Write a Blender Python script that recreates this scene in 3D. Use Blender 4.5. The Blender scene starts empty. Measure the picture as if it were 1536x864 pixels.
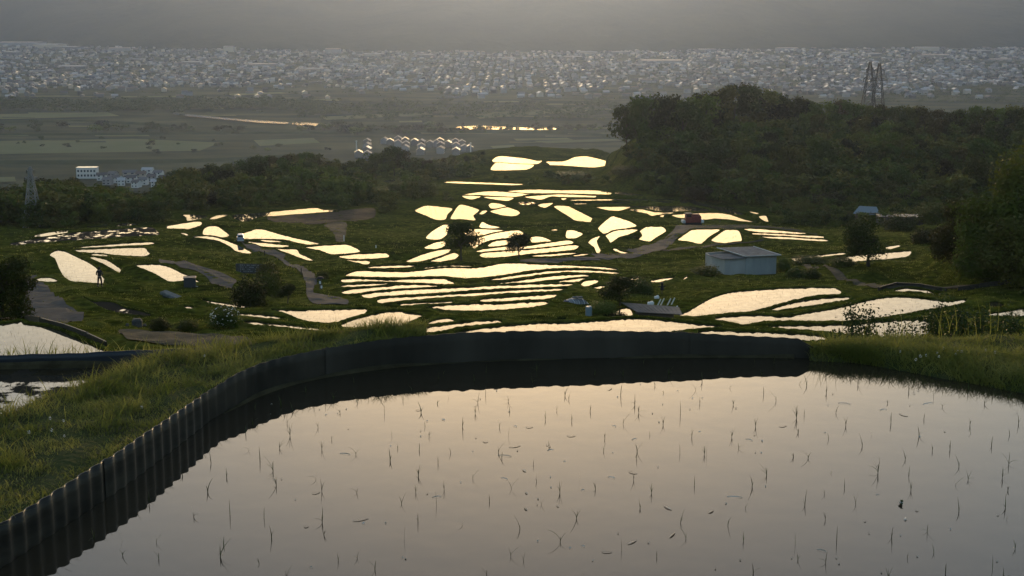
import bpy, math, random
import numpy as np
from mathutils import Vector, Matrix
from mathutils.bvhtree import BVHTree
from mathutils.geometry import tessellate_polygon

random.seed(7); RNG = np.random.default_rng(7)
S = bpy.context.scene
COL = S.collection
R = math.radians

# ---------------------------------------------------------------- camera
F = 2220.0                                   # focal length in photograph pixels (1536 wide)
PITCH = math.atan(442.0 / F)
cam_d = bpy.data.cameras.new('camera'); cam = bpy.data.objects.new('camera', cam_d); COL.objects.link(cam)
cam_d.sensor_width = 36.0; cam_d.lens = 36.0 * F / 1536.0
cam_d.clip_start = 0.1; cam_d.clip_end = 30000
cam.location = (0, 0, 0); cam.rotation_euler = (math.pi / 2 - PITCH, 0, 0)
S.camera = cam

# ---------------------------------------------------------------- world, sun, exposure
SUN_EL, SUN_AZ = R(3.7), R(0.0)              # evening sun straight ahead, just above the far ridge, dimmed by haze
w = bpy.data.worlds.new('World'); S.world = w; w.use_nodes = True
nt = w.node_tree; nt.nodes.clear()
sky = nt.nodes.new('ShaderNodeTexSky'); sky.sky_type = 'NISHITA'; sky.sun_disc = False
sky.sun_elevation = SUN_EL; sky.sun_rotation = SUN_AZ
sky.altitude = 600; sky.air_density = 1.0; sky.dust_density = 1.7; sky.ozone_density = 1.4
bg = nt.nodes.new('ShaderNodeBackground'); bg.inputs[1].default_value = 0.15
wo = nt.nodes.new('ShaderNodeOutputWorld')
nt.links.new(sky.outputs[0], bg.inputs[0]); nt.links.new(bg.outputs[0], wo.inputs[0])
sl = bpy.data.lights.new('sun', 'SUN'); sl.energy = 0.5; sl.angle = R(0.5); sl.color = (1.0, 0.68, 0.36)
sun = bpy.data.objects.new('sun', sl); COL.objects.link(sun)
sun.rotation_euler = (math.pi / 2 - SUN_EL, 0, math.pi - SUN_AZ)   # the lamp's -Z points from the sun (ahead, low) to the camera
S.view_settings.view_transform = 'Standard'; S.view_settings.look = 'None'
S.view_settings.exposure = 1.46; S.view_settings.gamma = 1.0; S.view_settings.use_curve_mapping = False
S.render.engine = 'CYCLES'
S.cycles.max_bounces = 5; S.cycles.diffuse_bounces = 2; S.cycles.glossy_bounces = 3
S.cycles.transmission_bounces = 3; S.cycles.volume_bounces = 1; S.cycles.transparent_max_bounces = 4
S.cycles.use_denoising = True; S.cycles.caustics_reflective = False; S.cycles.caustics_refractive = False

# ---------------------------------------------------------------- material helpers
def mat(name, col, rough=0.8, col2=None, scale=4.0, detail=4.0, bump=0.0, bscale=None, spec=0.3, metal=0.0, trans=0.0, objrand=0.0, coord='Object', stretch=None):
    m = bpy.data.materials.new(name); m.use_nodes = True
    n = m.node_tree.nodes; l = m.node_tree.links
    p = n['Principled BSDF']; p.inputs['Roughness'].default_value = rough
    p.inputs['Specular IOR Level'].default_value = spec; p.inputs['Metallic'].default_value = metal
    c = (*col, 1)
    p.inputs['Base Color'].default_value = c
    out = None
    if col2 is not None or bump:
        tc = n.new('ShaderNodeTexCoord'); src = tc.outputs[coord]
        if stretch:
            mp = n.new('ShaderNodeMapping'); mp.inputs['Scale'].default_value = stretch
            l.new(src, mp.inputs[0]); src = mp.outputs[0]
    if col2 is not None:
        nz = n.new('ShaderNodeTexNoise'); nz.inputs['Scale'].default_value = scale; nz.inputs['Detail'].default_value = detail
        l.new(src, nz.inputs['Vector'])
        cr = n.new('ShaderNodeValToRGB'); cr.color_ramp.elements[0].position = 0.35; cr.color_ramp.elements[1].position = 0.68
        cr.color_ramp.elements[0].color = c; cr.color_ramp.elements[1].color = (*col2, 1)
        l.new(nz.outputs[0], cr.inputs[0]); out = cr.outputs[0]
    if objrand:
        oi = n.new('ShaderNodeObjectInfo'); hsv = n.new('ShaderNodeHueSaturation')
        mr = n.new('ShaderNodeMapRange'); mr.inputs['To Min'].default_value = 1 - objrand; mr.inputs['To Max'].default_value = 1 + objrand
        l.new(oi.outputs['Random'], mr.inputs['Value']); l.new(mr.outputs[0], hsv.inputs['Value'])
        mr2 = n.new('ShaderNodeMapRange'); mr2.inputs['To Min'].default_value = 0.47; mr2.inputs['To Max'].default_value = 0.52
        l.new(oi.outputs['Random'], mr2.inputs['Value']); l.new(mr2.outputs[0], hsv.inputs['Hue'])
        if out is None: hsv.inputs['Color'].default_value = c
        else: l.new(out, hsv.inputs['Color'])
        out = hsv.outputs[0]
    if out is not None: l.new(out, p.inputs['Base Color'])
    if bump:
        nb = n.new('ShaderNodeTexNoise'); nb.inputs['Scale'].default_value = bscale or scale; nb.inputs['Detail'].default_value = 5
        l.new(src, nb.inputs['Vector'])
        bp = n.new('ShaderNodeBump'); bp.inputs['Strength'].default_value = 1.0; bp.inputs['Distance'].default_value = bump
        l.new(nb.outputs[0], bp.inputs['Height']); l.new(bp.outputs[0], p.inputs['Normal'])
    if trans:
        tb = n.new('ShaderNodeBsdfTranslucent'); mx = n.new('ShaderNodeMixShader'); mx.inputs[0].default_value = trans
        if out is not None: l.new(out, tb.inputs[0])
        else: tb.inputs[0].default_value = c
        l.new(p.outputs[0], mx.inputs[1]); l.new(tb.outputs[0], mx.inputs[2])
        l.new(mx.outputs[0], n['Material Output'].inputs['Surface'])
    return m

def terrain_mat():
    m = bpy.data.materials.new('hillside_grass'); m.use_nodes = True
    n = m.node_tree.nodes; l = m.node_tree.links; p = n['Principled BSDF']
    p.inputs['Roughness'].default_value = 0.95; p.inputs['Specular IOR Level'].default_value = 0.0
    g = n.new('ShaderNodeNewGeometry')
    def noise(s, d=5):
        x = n.new('ShaderNodeTexNoise'); x.inputs['Scale'].default_value = s; x.inputs['Detail'].default_value = d
        l.new(g.outputs['Position'], x.inputs['Vector']); return x.outputs[0]
    def ramp(src, stops):
        r = n.new('ShaderNodeValToRGB'); e = r.color_ramp.elements
        e[0].position, e[0].color = stops[0][0], (*stops[0][1], 1); e[1].position, e[1].color = stops[-1][0], (*stops[-1][1], 1)
        for q, c in stops[1:-1]:
            x = e.new(q); x.color = (*c, 1)
        l.new(src, r.inputs[0]); return r.outputs[0]
    a = ramp(noise(0.09), [(0.3, (.032, .038, .008)), (0.48, (.060, .068, .011)), (0.7, (.115, .108, .026))])
    b = ramp(noise(1.3, 6), [(0.3, (.40, .42, .38)), (0.7, (1.5, 1.45, 1.2))])
    mx = n.new('ShaderNodeMix'); mx.data_type = 'RGBA'; mx.blend_type = 'MULTIPLY'; mx.inputs[0].default_value = 1
    l.new(a, mx.inputs[6]); l.new(b, mx.inputs[7]); l.new(mx.outputs[2], p.inputs['Base Color'])
    bp = n.new('ShaderNodeBump'); bp.inputs['Distance'].default_value = 0.25
    l.new(noise(2.2, 6), bp.inputs['Height']); l.new(bp.outputs[0], p.inputs['Normal'])
    return m

def water_mat(name, ripple=0.004, rscale=3.0, rough=0.02, mud=0.0, film=None, base=(.036, .027, .016), mudscale=1.5, stretch=(1, 1, 1)):
    m = bpy.data.materials.new(name); m.use_nodes = True
    n = m.node_tree.nodes; l = m.node_tree.links; p = n['Principled BSDF']
    p.inputs['Base Color'].default_value = (*base, 1); p.inputs['Roughness'].default_value = rough; p.inputs['IOR'].default_value = 1.333
    g = n.new('ShaderNodeNewGeometry')
    nz = n.new('ShaderNodeTexNoise'); nz.inputs['Scale'].default_value = rscale; nz.inputs['Detail'].default_value = 3
    l.new(g.outputs['Position'], nz.inputs['Vector'])
    h = nz.outputs[0]
    bp = n.new('ShaderNodeBump'); bp.inputs['Distance'].default_value = ripple
    l.new(h, bp.inputs['Height']); l.new(bp.outputs[0], p.inputs['Normal'])
    if film:  # diffuse film for seedling cover, also dims the mirrored sky
        nf_ = n.new('ShaderNodeTexNoise'); nf_.inputs['Scale'].default_value = 1.6; nf_.inputs['Detail'].default_value = 8; nf_.inputs['Roughness'].default_value = 0.75
        l.new(g.outputs['Position'], nf_.inputs['Vector'])
        rf = n.new('ShaderNodeMapRange'); rf.inputs['From Min'].default_value = .3; rf.inputs['From Max'].default_value = .72; rf.inputs['To Min'].default_value = film[0]; rf.inputs['To Max'].default_value = film[1]
        l.new(nf_.outputs[0], rf.inputs['Value'])
        df = n.new('ShaderNodeBsdfDiffuse'); df.inputs[0].default_value = (.06, .05, .025, 1); mf = n.new('ShaderNodeMixShader')
        l.new(rf.outputs[0], mf.inputs[0]); l.new(p.outputs[0], mf.inputs[1]); l.new(df.outputs[0], mf.inputs[2]); l.new(mf.outputs[0], n['Material Output'].inputs['Surface'])
    if mud:
        mp = n.new('ShaderNodeMapping'); mp.inputs['Scale'].default_value = stretch
        l.new(g.outputs['Position'], mp.inputs[0])
        n2 = n.new('ShaderNodeTexNoise'); n2.inputs['Scale'].default_value = mudscale; n2.inputs['Detail'].default_value = 6; n2.inputs['Roughness'].default_value = 0.65
        l.new(mp.outputs[0], n2.inputs['Vector'])
        r = n.new('ShaderNodeValToRGB'); r.color_ramp.elements[0].position = 1 - mud - 0.02; r.color_ramp.elements[1].position = 1 - mud + 0.03
        l.new(n2.outputs[0], r.inputs[0])
        dm = n.new('ShaderNodeBsdfDiffuse'); dm.inputs[0].default_value = (.045, .036, .026, 1)
        ms = n.new('ShaderNodeMixShader'); l.new(r.outputs[0], ms.inputs[0]); l.new(p.outputs[0], ms.inputs[1]); l.new(dm.outputs[0], ms.inputs[2])
        l.new(ms.outputs[0], n['Material Output'].inputs['Surface'])
    return m

M = {}
M['terrain'] = terrain_mat()
M['water'] = water_mat('paddy_water', 0.0006, 5.0, 0.015)
M['water_far'] = water_mat('still_water', 0.004, 1.2, 0.03, film=(.06, .34))
M['water_mid'] = water_mat('planted_paddy_water_dimmed', 0.004, 1.2, 0.03, film=(.18, .42))  # more film, tones down the reflected sky farther off
M['water_distant'] = water_mat('distant_paddy_water_dimmed', 0.004, 1.2, 0.03, film=(.40, .62))  # heaviest film: distant sky reflection dimmed by colour, planting no denser
M['water_mud'] = water_mat('muddy_paddy_water', 0.002, 4.0, 0.03, mud=0.57, mudscale=0.9, stretch=(1, .7, 1))
M['water_mud_near'] = water_mat('muddy_paddy_water_near', 0.002, 6.0, 0.03, mud=0.5, mudscale=5.0, stretch=(1, .8, 1))
M['blade'] = mat('grass_blade', (.15, .168, .03), 0.55, (.34, .31, .08), 3.0, spec=0.12, trans=0.5)
M['blade_dry'] = mat('dry_grass_blade', (.16, .13, .06), 0.7, (.09, .09, .03), 2.5, trans=0.3)
M['clover'] = mat('clover_leaf', (.04, .08, .02), 0.6, (.07, .11, .03), 6.0, trans=0.3, spec=0.06)
M['petal'] = mat('white_petal', (.75, .74, .70), 0.7, trans=0.3)
M['seedling'] = mat('rice_leaf', (.05, .075, .015), 0.5, (.12, .13, .03), 9.0, trans=0.25, objrand=0.35)
M['scrap'] = mat('straw_scrap', (.25, .22, .16), 0.8, (.65, .62, .55), 14.0, coord='Object')
M['soil'] = mat('bank_soil', (.045, .036, .022), 0.95, (.085, .07, .04), 6.0, bump=0.03, bscale=14, spec=0.02)
M['bank'] = mat('bank_turf', (.05, .06, .02), 0.95, (.09, .085, .035), 5.0, bump=0.03, bscale=25, spec=0.02)
M['sheet'] = mat('dark_plastic_sheet', (.019, .016, .0125), 0.5, (.050, .042, .032), 3.0, spec=0.25, stretch=(1, 1, 5), coord='Object', bump=0.002, bscale=18)
M['sheet_mud'] = mat('mud_stained_sheet', (.016, .013, .010), 0.8, (.075, .062, .048), 1.5, spec=0.12, stretch=(1, 1, .35), bump=0.003, bscale=12)
M['sheet_mid'] = mat('splashed_plastic_sheet', (.017, .0145, .011), 0.65, (.058, .047, .035), 2.2, spec=0.18, stretch=(1, 1, 1.5), bump=0.002, bscale=15)
M['sheet_blue'] = mat('blue_black_sheet', (.012, .014, .021), 0.45, (.024, .026, .032), 3.0, spec=0.4)
M['silt'] = mat('dried_silt', (.13, .115, .10), 0.9, (.075, .066, .056), 5.0)
M['leaf1'] = mat('leaf_dark', (.032, .046, .008), 0.6, (.065, .08, .014), 0.35, trans=0.22, objrand=0.65, spec=0.06)
M['leaf2'] = mat('leaf_mid', (.05, .068, .010), 0.6, (.10, .12, .02), 0.35, trans=0.25, objrand=0.65, spec=0.06)
M['leaf3'] = mat('leaf_olive', (.06, .062, .012), 0.6, (.11, .105, .022), 0.4, trans=0.25, objrand=0.65, spec=0.06)
M['leaf_lit'] = mat('leaf_lit', (.075, .105, .018), 0.6, (.15, .18, .035), 0.35, trans=0.35, objrand=0.2, spec=0.06)  # lighter copy of the leaf colour, stands in for light on the crown
M['leafn'] = mat('shrub_leaf', (.03, .05, .016), 0.5, (.06, .08, .025), 4.0, trans=0.25, spec=0.06)
M['conifer'] = mat('needle', (.022, .036, .014), 0.7, (.04, .055, .02), 0.5, trans=0.1, objrand=0.3, spec=0.06)
M['bark'] = mat('bark', (.07, .055, .04), 0.95, (.04, .032, .024), 8.0)
M['asphalt'] = mat('worn_asphalt', (.072, .068, .064), 0.9, (.10, .094, .088), 1.5, coord='Object', spec=0.02)
M['gravel'] = mat('gravel_track', (.055, .05, .036), 0.95, (.09, .08, .058), 1.6, spec=0.02)
M['tilled'] = mat('tilled_soil', (.06, .045, .032), 0.95, (.085, .065, .045), 1.2, spec=0.02)
M['plain'] = mat('plain_fields', (.022, .034, .014), 0.95, (.085, .09, .04), 0.008, 9.0, stretch=(1, 2.2, 1), spec=0.02)
M['fieldpale'] = mat('pale_field', (.13, .14, .06), 0.95, (.16, .16, .08), 0.02, spec=0.02)
M['levee'] = mat('levee_grass', (.05, .06, .025), 0.95, (.07, .08, .035), 0.05, spec=0.02)
M['mountain'] = mat('mountain_forest', (.022, .034, .016), 0.95, (.045, .055, .026), 0.004, 7.0, bump=8, bscale=0.02, spec=0.02)
M['roof_grey'] = mat('grey_roof', (.11, .11, .115), 0.5, spec=0.3)
M['roof_dark'] = mat('dark_tile_roof', (.045, .047, .052), 0.5, spec=0.3)
M['roof_pale'] = mat('pale_metal_roof', (.36, .36, .36), 0.25, spec=0.7)
M['roof_brown'] = mat('brown_roof', (.13, .085, .06), 0.5)
M['wall_white'] = mat('white_wall', (.55, .55, .54), 0.8)
M['wall_cream'] = mat('cream_wall', (.36, .33, .28), 0.8)
M['wall_grey'] = mat('grey_wall', (.24, .25, .26), 0.8)
M['glass'] = mat('window_glass', (.02, .025, .03), 0.1, spec=0.6)
M['hut_metal'] = mat('hut_sheet', (.37, .355, .335), 0.6, (.43, .42, .40), 1.2, stretch=(1, 1, .3))
M['hut_metal2'] = mat('hut_sheet_weathered', (.30, .32, .32), 0.65, (.38, .39, .38), 1.2, stretch=(1, 1, .3))
M['hut_roof'] = mat('hut_roof_sheet', (.12, .113, .11), 0.7, (.19, .182, .178), 1.6)
M['shed_roof'] = mat('shed_roof_sheet', (.055, .052, .05), 0.6, (.10, .095, .09), 2.0)
M['trim'] = mat('pale_trim', (.5, .5, .48), 0.6)
M['red'] = mat('faded_red_paint', (.17, .03, .022), 0.6, (.24, .055, .04), 3.0)
M['black'] = mat('black_rubber', (.012, .012, .012), 0.7)
M['white'] = mat('white_paint', (.75, .75, .73), 0.5)
M['wood'] = mat('weathered_wood', (.11, .085, .06), 0.85, (.07, .055, .04), 5.0, stretch=(1, 1, 6))
M['palewood'] = mat('pale_board', (.6, .57, .5), 0.7, (.45, .42, .36), 4.0)
M['tarp_blue'] = mat('blue_tarp', (.035, .05, .095), 0.6, (.06, .08, .13), 3.0)
M['tarp_grey'] = mat('grey_tarp', (.32, .32, .33), 0.6, (.1, .1, .1), 2.2)
M['drum'] = mat('pale_blue_plastic', (.17, .23, .27), 0.5)
M['stone'] = mat('grey_stone', (.12, .12, .115), 0.9, (.2, .2, .19), 5.0, bump=0.02)
M['stone_dark'] = mat('dark_stone', (.05, .05, .047), 0.9, (.09, .088, .08), 4.0, bump=0.02)
M['steel'] = mat('galvanised_steel', (.22, .23, .24), 0.5, metal=0.3)
M['steel_dark'] = mat('dark_steel', (.05, .052, .055), 0.6)
M['cloth_dark'] = mat('dark_jacket_cloth', (.014, .015, .018), 0.9)
M['cloth_trouser'] = mat('dark_trouser_cloth', (.011, .011, .013), 0.9)
M['skin'] = mat('skin', (.42, .27, .19), 0.6)
M['hair'] = mat('black_hair', (.012, .01, .01), 0.6)
M['van'] = mat('pale_blue_white_paint', (.30, .36, .45), 0.4)
M['blue_roof'] = mat('pale_blue_roof', (.16, .20, .22), 0.6)

# ---------------------------------------------------------------- object helpers
def tag(o, label=None, cat=None, group=None, kind=None):
    if label: o['label'] = label
    if cat: o['category'] = cat
    if group: o['group'] = group
    if kind: o['kind'] = kind
    return o
def mesh(name, v, f, mats, midx=None, smooth=False):
    me = bpy.data.meshes.new(name)
    me.from_pydata(v if isinstance(v, list) else np.asarray(v, dtype=np.float32), [], f)
    for m in (mats if isinstance(mats, (list, tuple)) else [mats]): me.materials.append(M[m] if isinstance(m, str) else m)
    if midx is not None: me.polygons.foreach_set('material_index', np.asarray(midx, dtype=np.int32))
    if smooth: me.polygons.foreach_set('use_smooth', np.ones(len(me.polygons), dtype=bool))
    me.update(); return me
def link(name, me, parent=None, loc=(0, 0, 0), rz=0.0, scale=(1, 1, 1)):
    o = bpy.data.objects.new(name, me); COL.objects.link(o)
    o.location = loc; o.rotation_euler = (0, 0, rz); o.scale = scale
    if parent: o.parent = parent
    return o
def empty(name, loc, label, cat, group=None, rz=0.0, scale=(1, 1, 1)):
    o = bpy.data.objects.new(name, None); COL.objects.link(o)
    o.location = loc; o.rotation_euler = (0, 0, rz); o.scale = scale
    return tag(o, label, cat, group)
def copy_tree(o, parent=None):
    c = o.copy(); COL.objects.link(c)
    if parent: c.parent = parent
    for ch in list(o.children): copy_tree(ch, c)
    return c
class MB:
    """collects boxes, tubes and free faces into one mesh"""
    def __init__(s): s.v = []; s.f = []; s.m = []
    def add(s, vs, fs, mi=0):
        b = len(s.v); s.v += [tuple(x) for x in vs]; s.f += [tuple(b + i for i in q) for q in fs]; s.m += [mi] * len(fs); return s
    def box(s, c, d, rz=0.0, mi=0, taper=1.0, bevel=0.0):
        hx, hy, hz = d[0] / 2, d[1] / 2, d[2] / 2; ca, sa = math.cos(rz), math.sin(rz)
        vs = []
        if bevel:
            b = min(bevel, hx * .9, hy * .9, hz * .9)
            for z, k in ((-hz, b), (-hz + b, 0), (hz - b, 0), (hz, b)):
                for x, y in ((-hx + k + b * .5, -hy + k), (hx - k - b * .5, -hy + k), (hx - k, -hy + k + b * .5), (hx - k, hy - k - b * .5), (hx - k - b * .5, hy - k), (-hx + k + b * .5, hy - k), (-hx + k, hy - k - b * .5), (-hx + k, -hy + k + b * .5)):
                    vs.append((c[0] + x * ca - y * sa, c[1] + x * sa + y * ca, c[2] + z))
            fs = [tuple(range(7, -1, -1)), tuple(range(24, 32))]
            for r in range(3):
                for i in range(8): fs.append((r * 8 + i, r * 8 + (i + 1) % 8, r * 8 + 8 + (i + 1) % 8, r * 8 + 8 + i))
            return s.add(vs, fs, mi)
        for z, k in ((-hz, 1.0), (hz, taper)):
            for x, y in ((-hx, -hy), (hx, -hy), (hx, hy), (-hx, hy)):
                vs.append((c[0] + k * (x * ca - y * sa), c[1] + k * (x * sa + y * ca), c[2] + z))
        return s.add(vs, [(3, 2, 1, 0), (4, 5, 6, 7), (0, 1, 5, 4), (1, 2, 6, 5), (2, 3, 7, 6), (3, 0, 4, 7)], mi)
    def tube(s, a, b, ra, rb=None, n=6, mi=0, caps=True):
        rb = ra if rb is None else rb; a = Vector(a); b = Vector(b); d = (b - a)
        if d.length < 1e-6: return s
        d.normalize(); u = d.orthogonal().normalized(); w_ = d.cross(u)
        vs = [tuple(p + r * (math.cos(2 * math.pi * i / n) * u + math.sin(2 * math.pi * i / n) * w_)) for p, r in ((a, ra), (b, rb)) for i in range(n)]
        fs = [(i, (i + 1) % n, n + (i + 1) % n, n + i) for i in range(n)]
        if caps: fs += [tuple(range(n - 1, -1, -1)), tuple(range(n, 2 * n))]
        return s.add(vs, fs, mi)
    def build(s, name, mats, parent=None, **k):
        return link(name, mesh(name, s.v, s.f, mats, s.m if isinstance(mats, (list, tuple)) else None), parent, **k)

# ---------------------------------------------------------------- photograph rays -> places on the hillside
SP, CP = math.sin(PITCH), math.cos(PITCH)
def ray(x, y):
    return np.array([x - 768.0, F * CP + (432 - y) * SP, -F * SP + (432 - y) * CP])
def at_z(x, y, z):
    d = ray(x, y); return d * (z / d[2])
def at_d(x, y, d):
    r = ray(x, y); return r * (d / r[1])
def project(P):
    P = np.asarray(P, float); yc = P[..., 1] * CP - P[..., 2] * SP; up = P[..., 1] * SP + P[..., 2] * CP
    return 768 + F * P[..., 0] / yc, 432 - F * up / yc

WATER_Z = -2.2
PROF = np.array([(-400, 60), (-60, 7), (-8, -0.6), (0, -1.6), (2.4, -1.7), (3.4, -2.8), (9, -3.2), (13, -3.8), (15, -4.5), (20, -6.6), (30, -9.4), (38, -11.3), (45, -12.6), (55, -14.2),
                 (80, -17.9), (100, -21.3), (120, -24.3), (142, -27.4), (170, -31.1), (198, -34.4), (228, -37.5), (265, -41.2), (310, -45.2), (370, -50.2), (430, -54.4), (500, -58.8), (560, -62.2), (600, -64.5)], float)
SKYL = np.array([(-300, 285), (0, 275), (30, 270), (60, 262), (110, 265), (150, 272), (200, 285), (225, 284), (240, 264), (260, 252), (300, 243), (350, 238), (400, 227), (440, 224), (480, 231), (520, 236), (560, 232),
                 (578, 214), (602, 214), (620, 232), (660, 236), (700, 229), (735, 222), (790, 218), (850, 222), (903, 226), (915, 200), (925, 165), (950, 143), (985, 132), (1020, 141), (1050, 142), (1080, 121), (1110, 118), (1140, 121), (1170, 137),
                 (1200, 141), (1250, 146), (1300, 150), (1350, 152), (1400, 158), (1450, 158), (1500, 155), (1536, 152), (1900, 150)], float)
DRID = np.array([(-300, 470), (0, 480), (200, 490), (240, 500), (520, 520), (650, 560), (720, 610), (890, 620), (930, 440), (1060, 440), (1120, 540), (1250, 560), (1900, 570)], float)
THGT = np.array([(-300, 11), (200, 11), (300, 11), (520, 9), (590, 12), (650, 7), (720, 5), (890, 5), (930, 14), (985, 16), (1110, 16), (1180, 12), (1900, 12)], float)
def lut(t, x): return np.interp(x, t[:, 0], t[:, 1])
SKYL_G = SKYL.copy()
_k = np.arange(-300, 1900, 10.0); _s = lut(SKYL, _k)
_s = np.convolve(np.pad(_s, 2, 'edge'), np.ones(5) / 5, 'valid'); SKYG = np.stack([_k, _s], 1)
def smooth(a, b, x):
    t = np.clip((x - a) / (b - a), 0, 1); return t * t * (3 - 2 * t)
PLAIN_Z = -180.0
def base(X, Y):
    X = np.asarray(X, float); Y = np.asarray(Y, float)
    d = np.where(Y > 1, Y, 1.0)
    px = np.clip(768 + F * X / (d * CP + 0.11 * d * SP), -300, 1880)       # azimuth, expressed as a photograph column
    px = np.where(Y > 5, px, 768)
    z = lut(PROF, Y)
    dr = lut(DRID, px); sy = lut(SKYG, px)
    tz = (F * SP - (432 - sy) * CP) / (F * CP + (432 - sy) * SP)
    zr = -tz * dr - lut(THGT, px)
    z330 = np.interp(330.0, PROF[:, 0], PROF[:, 1])
    k = np.clip((Y - 330) / (dr - 330), 0, 1)
    z = np.where(Y > 330, z330 + (zr - z330) * k, z)
    fall = smooth(0, 620, Y - dr - 15)
    z = np.where(Y > dr + 15, z + (PLAIN_Z - 3 - z) * fall, z)
    # the wooded bank rising at the right
    z = z + 15 * smooth(1365, 1600, px) * smooth(112, 165, Y) * (1 - smooth(200, 300, Y))
    z = z + 1.2 * np.exp(-((px - 1300) / 60) ** 2 - ((Y - 150) / 9) ** 2)
    # grassy knoll in the left middle ground
    z = z + 2.2 * np.exp(-((px - 290) / 60) ** 2 - ((Y - 158) / 14) ** 2)
    return z
def march(x, y, f=base, d0=14.0, d1=900.0):
    r = ray(x, y); d = np.exp(np.linspace(math.log(d0), math.log(d1), 900))
    P = r[None, :] * (d / r[1])[:, None]
    hit = np.nonzero(P[:, 2] <= f(P[:, 0], P[:, 1]))[0]
    i = hit[0] if len(hit) else len(d) - 1
    return P[i]

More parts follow.
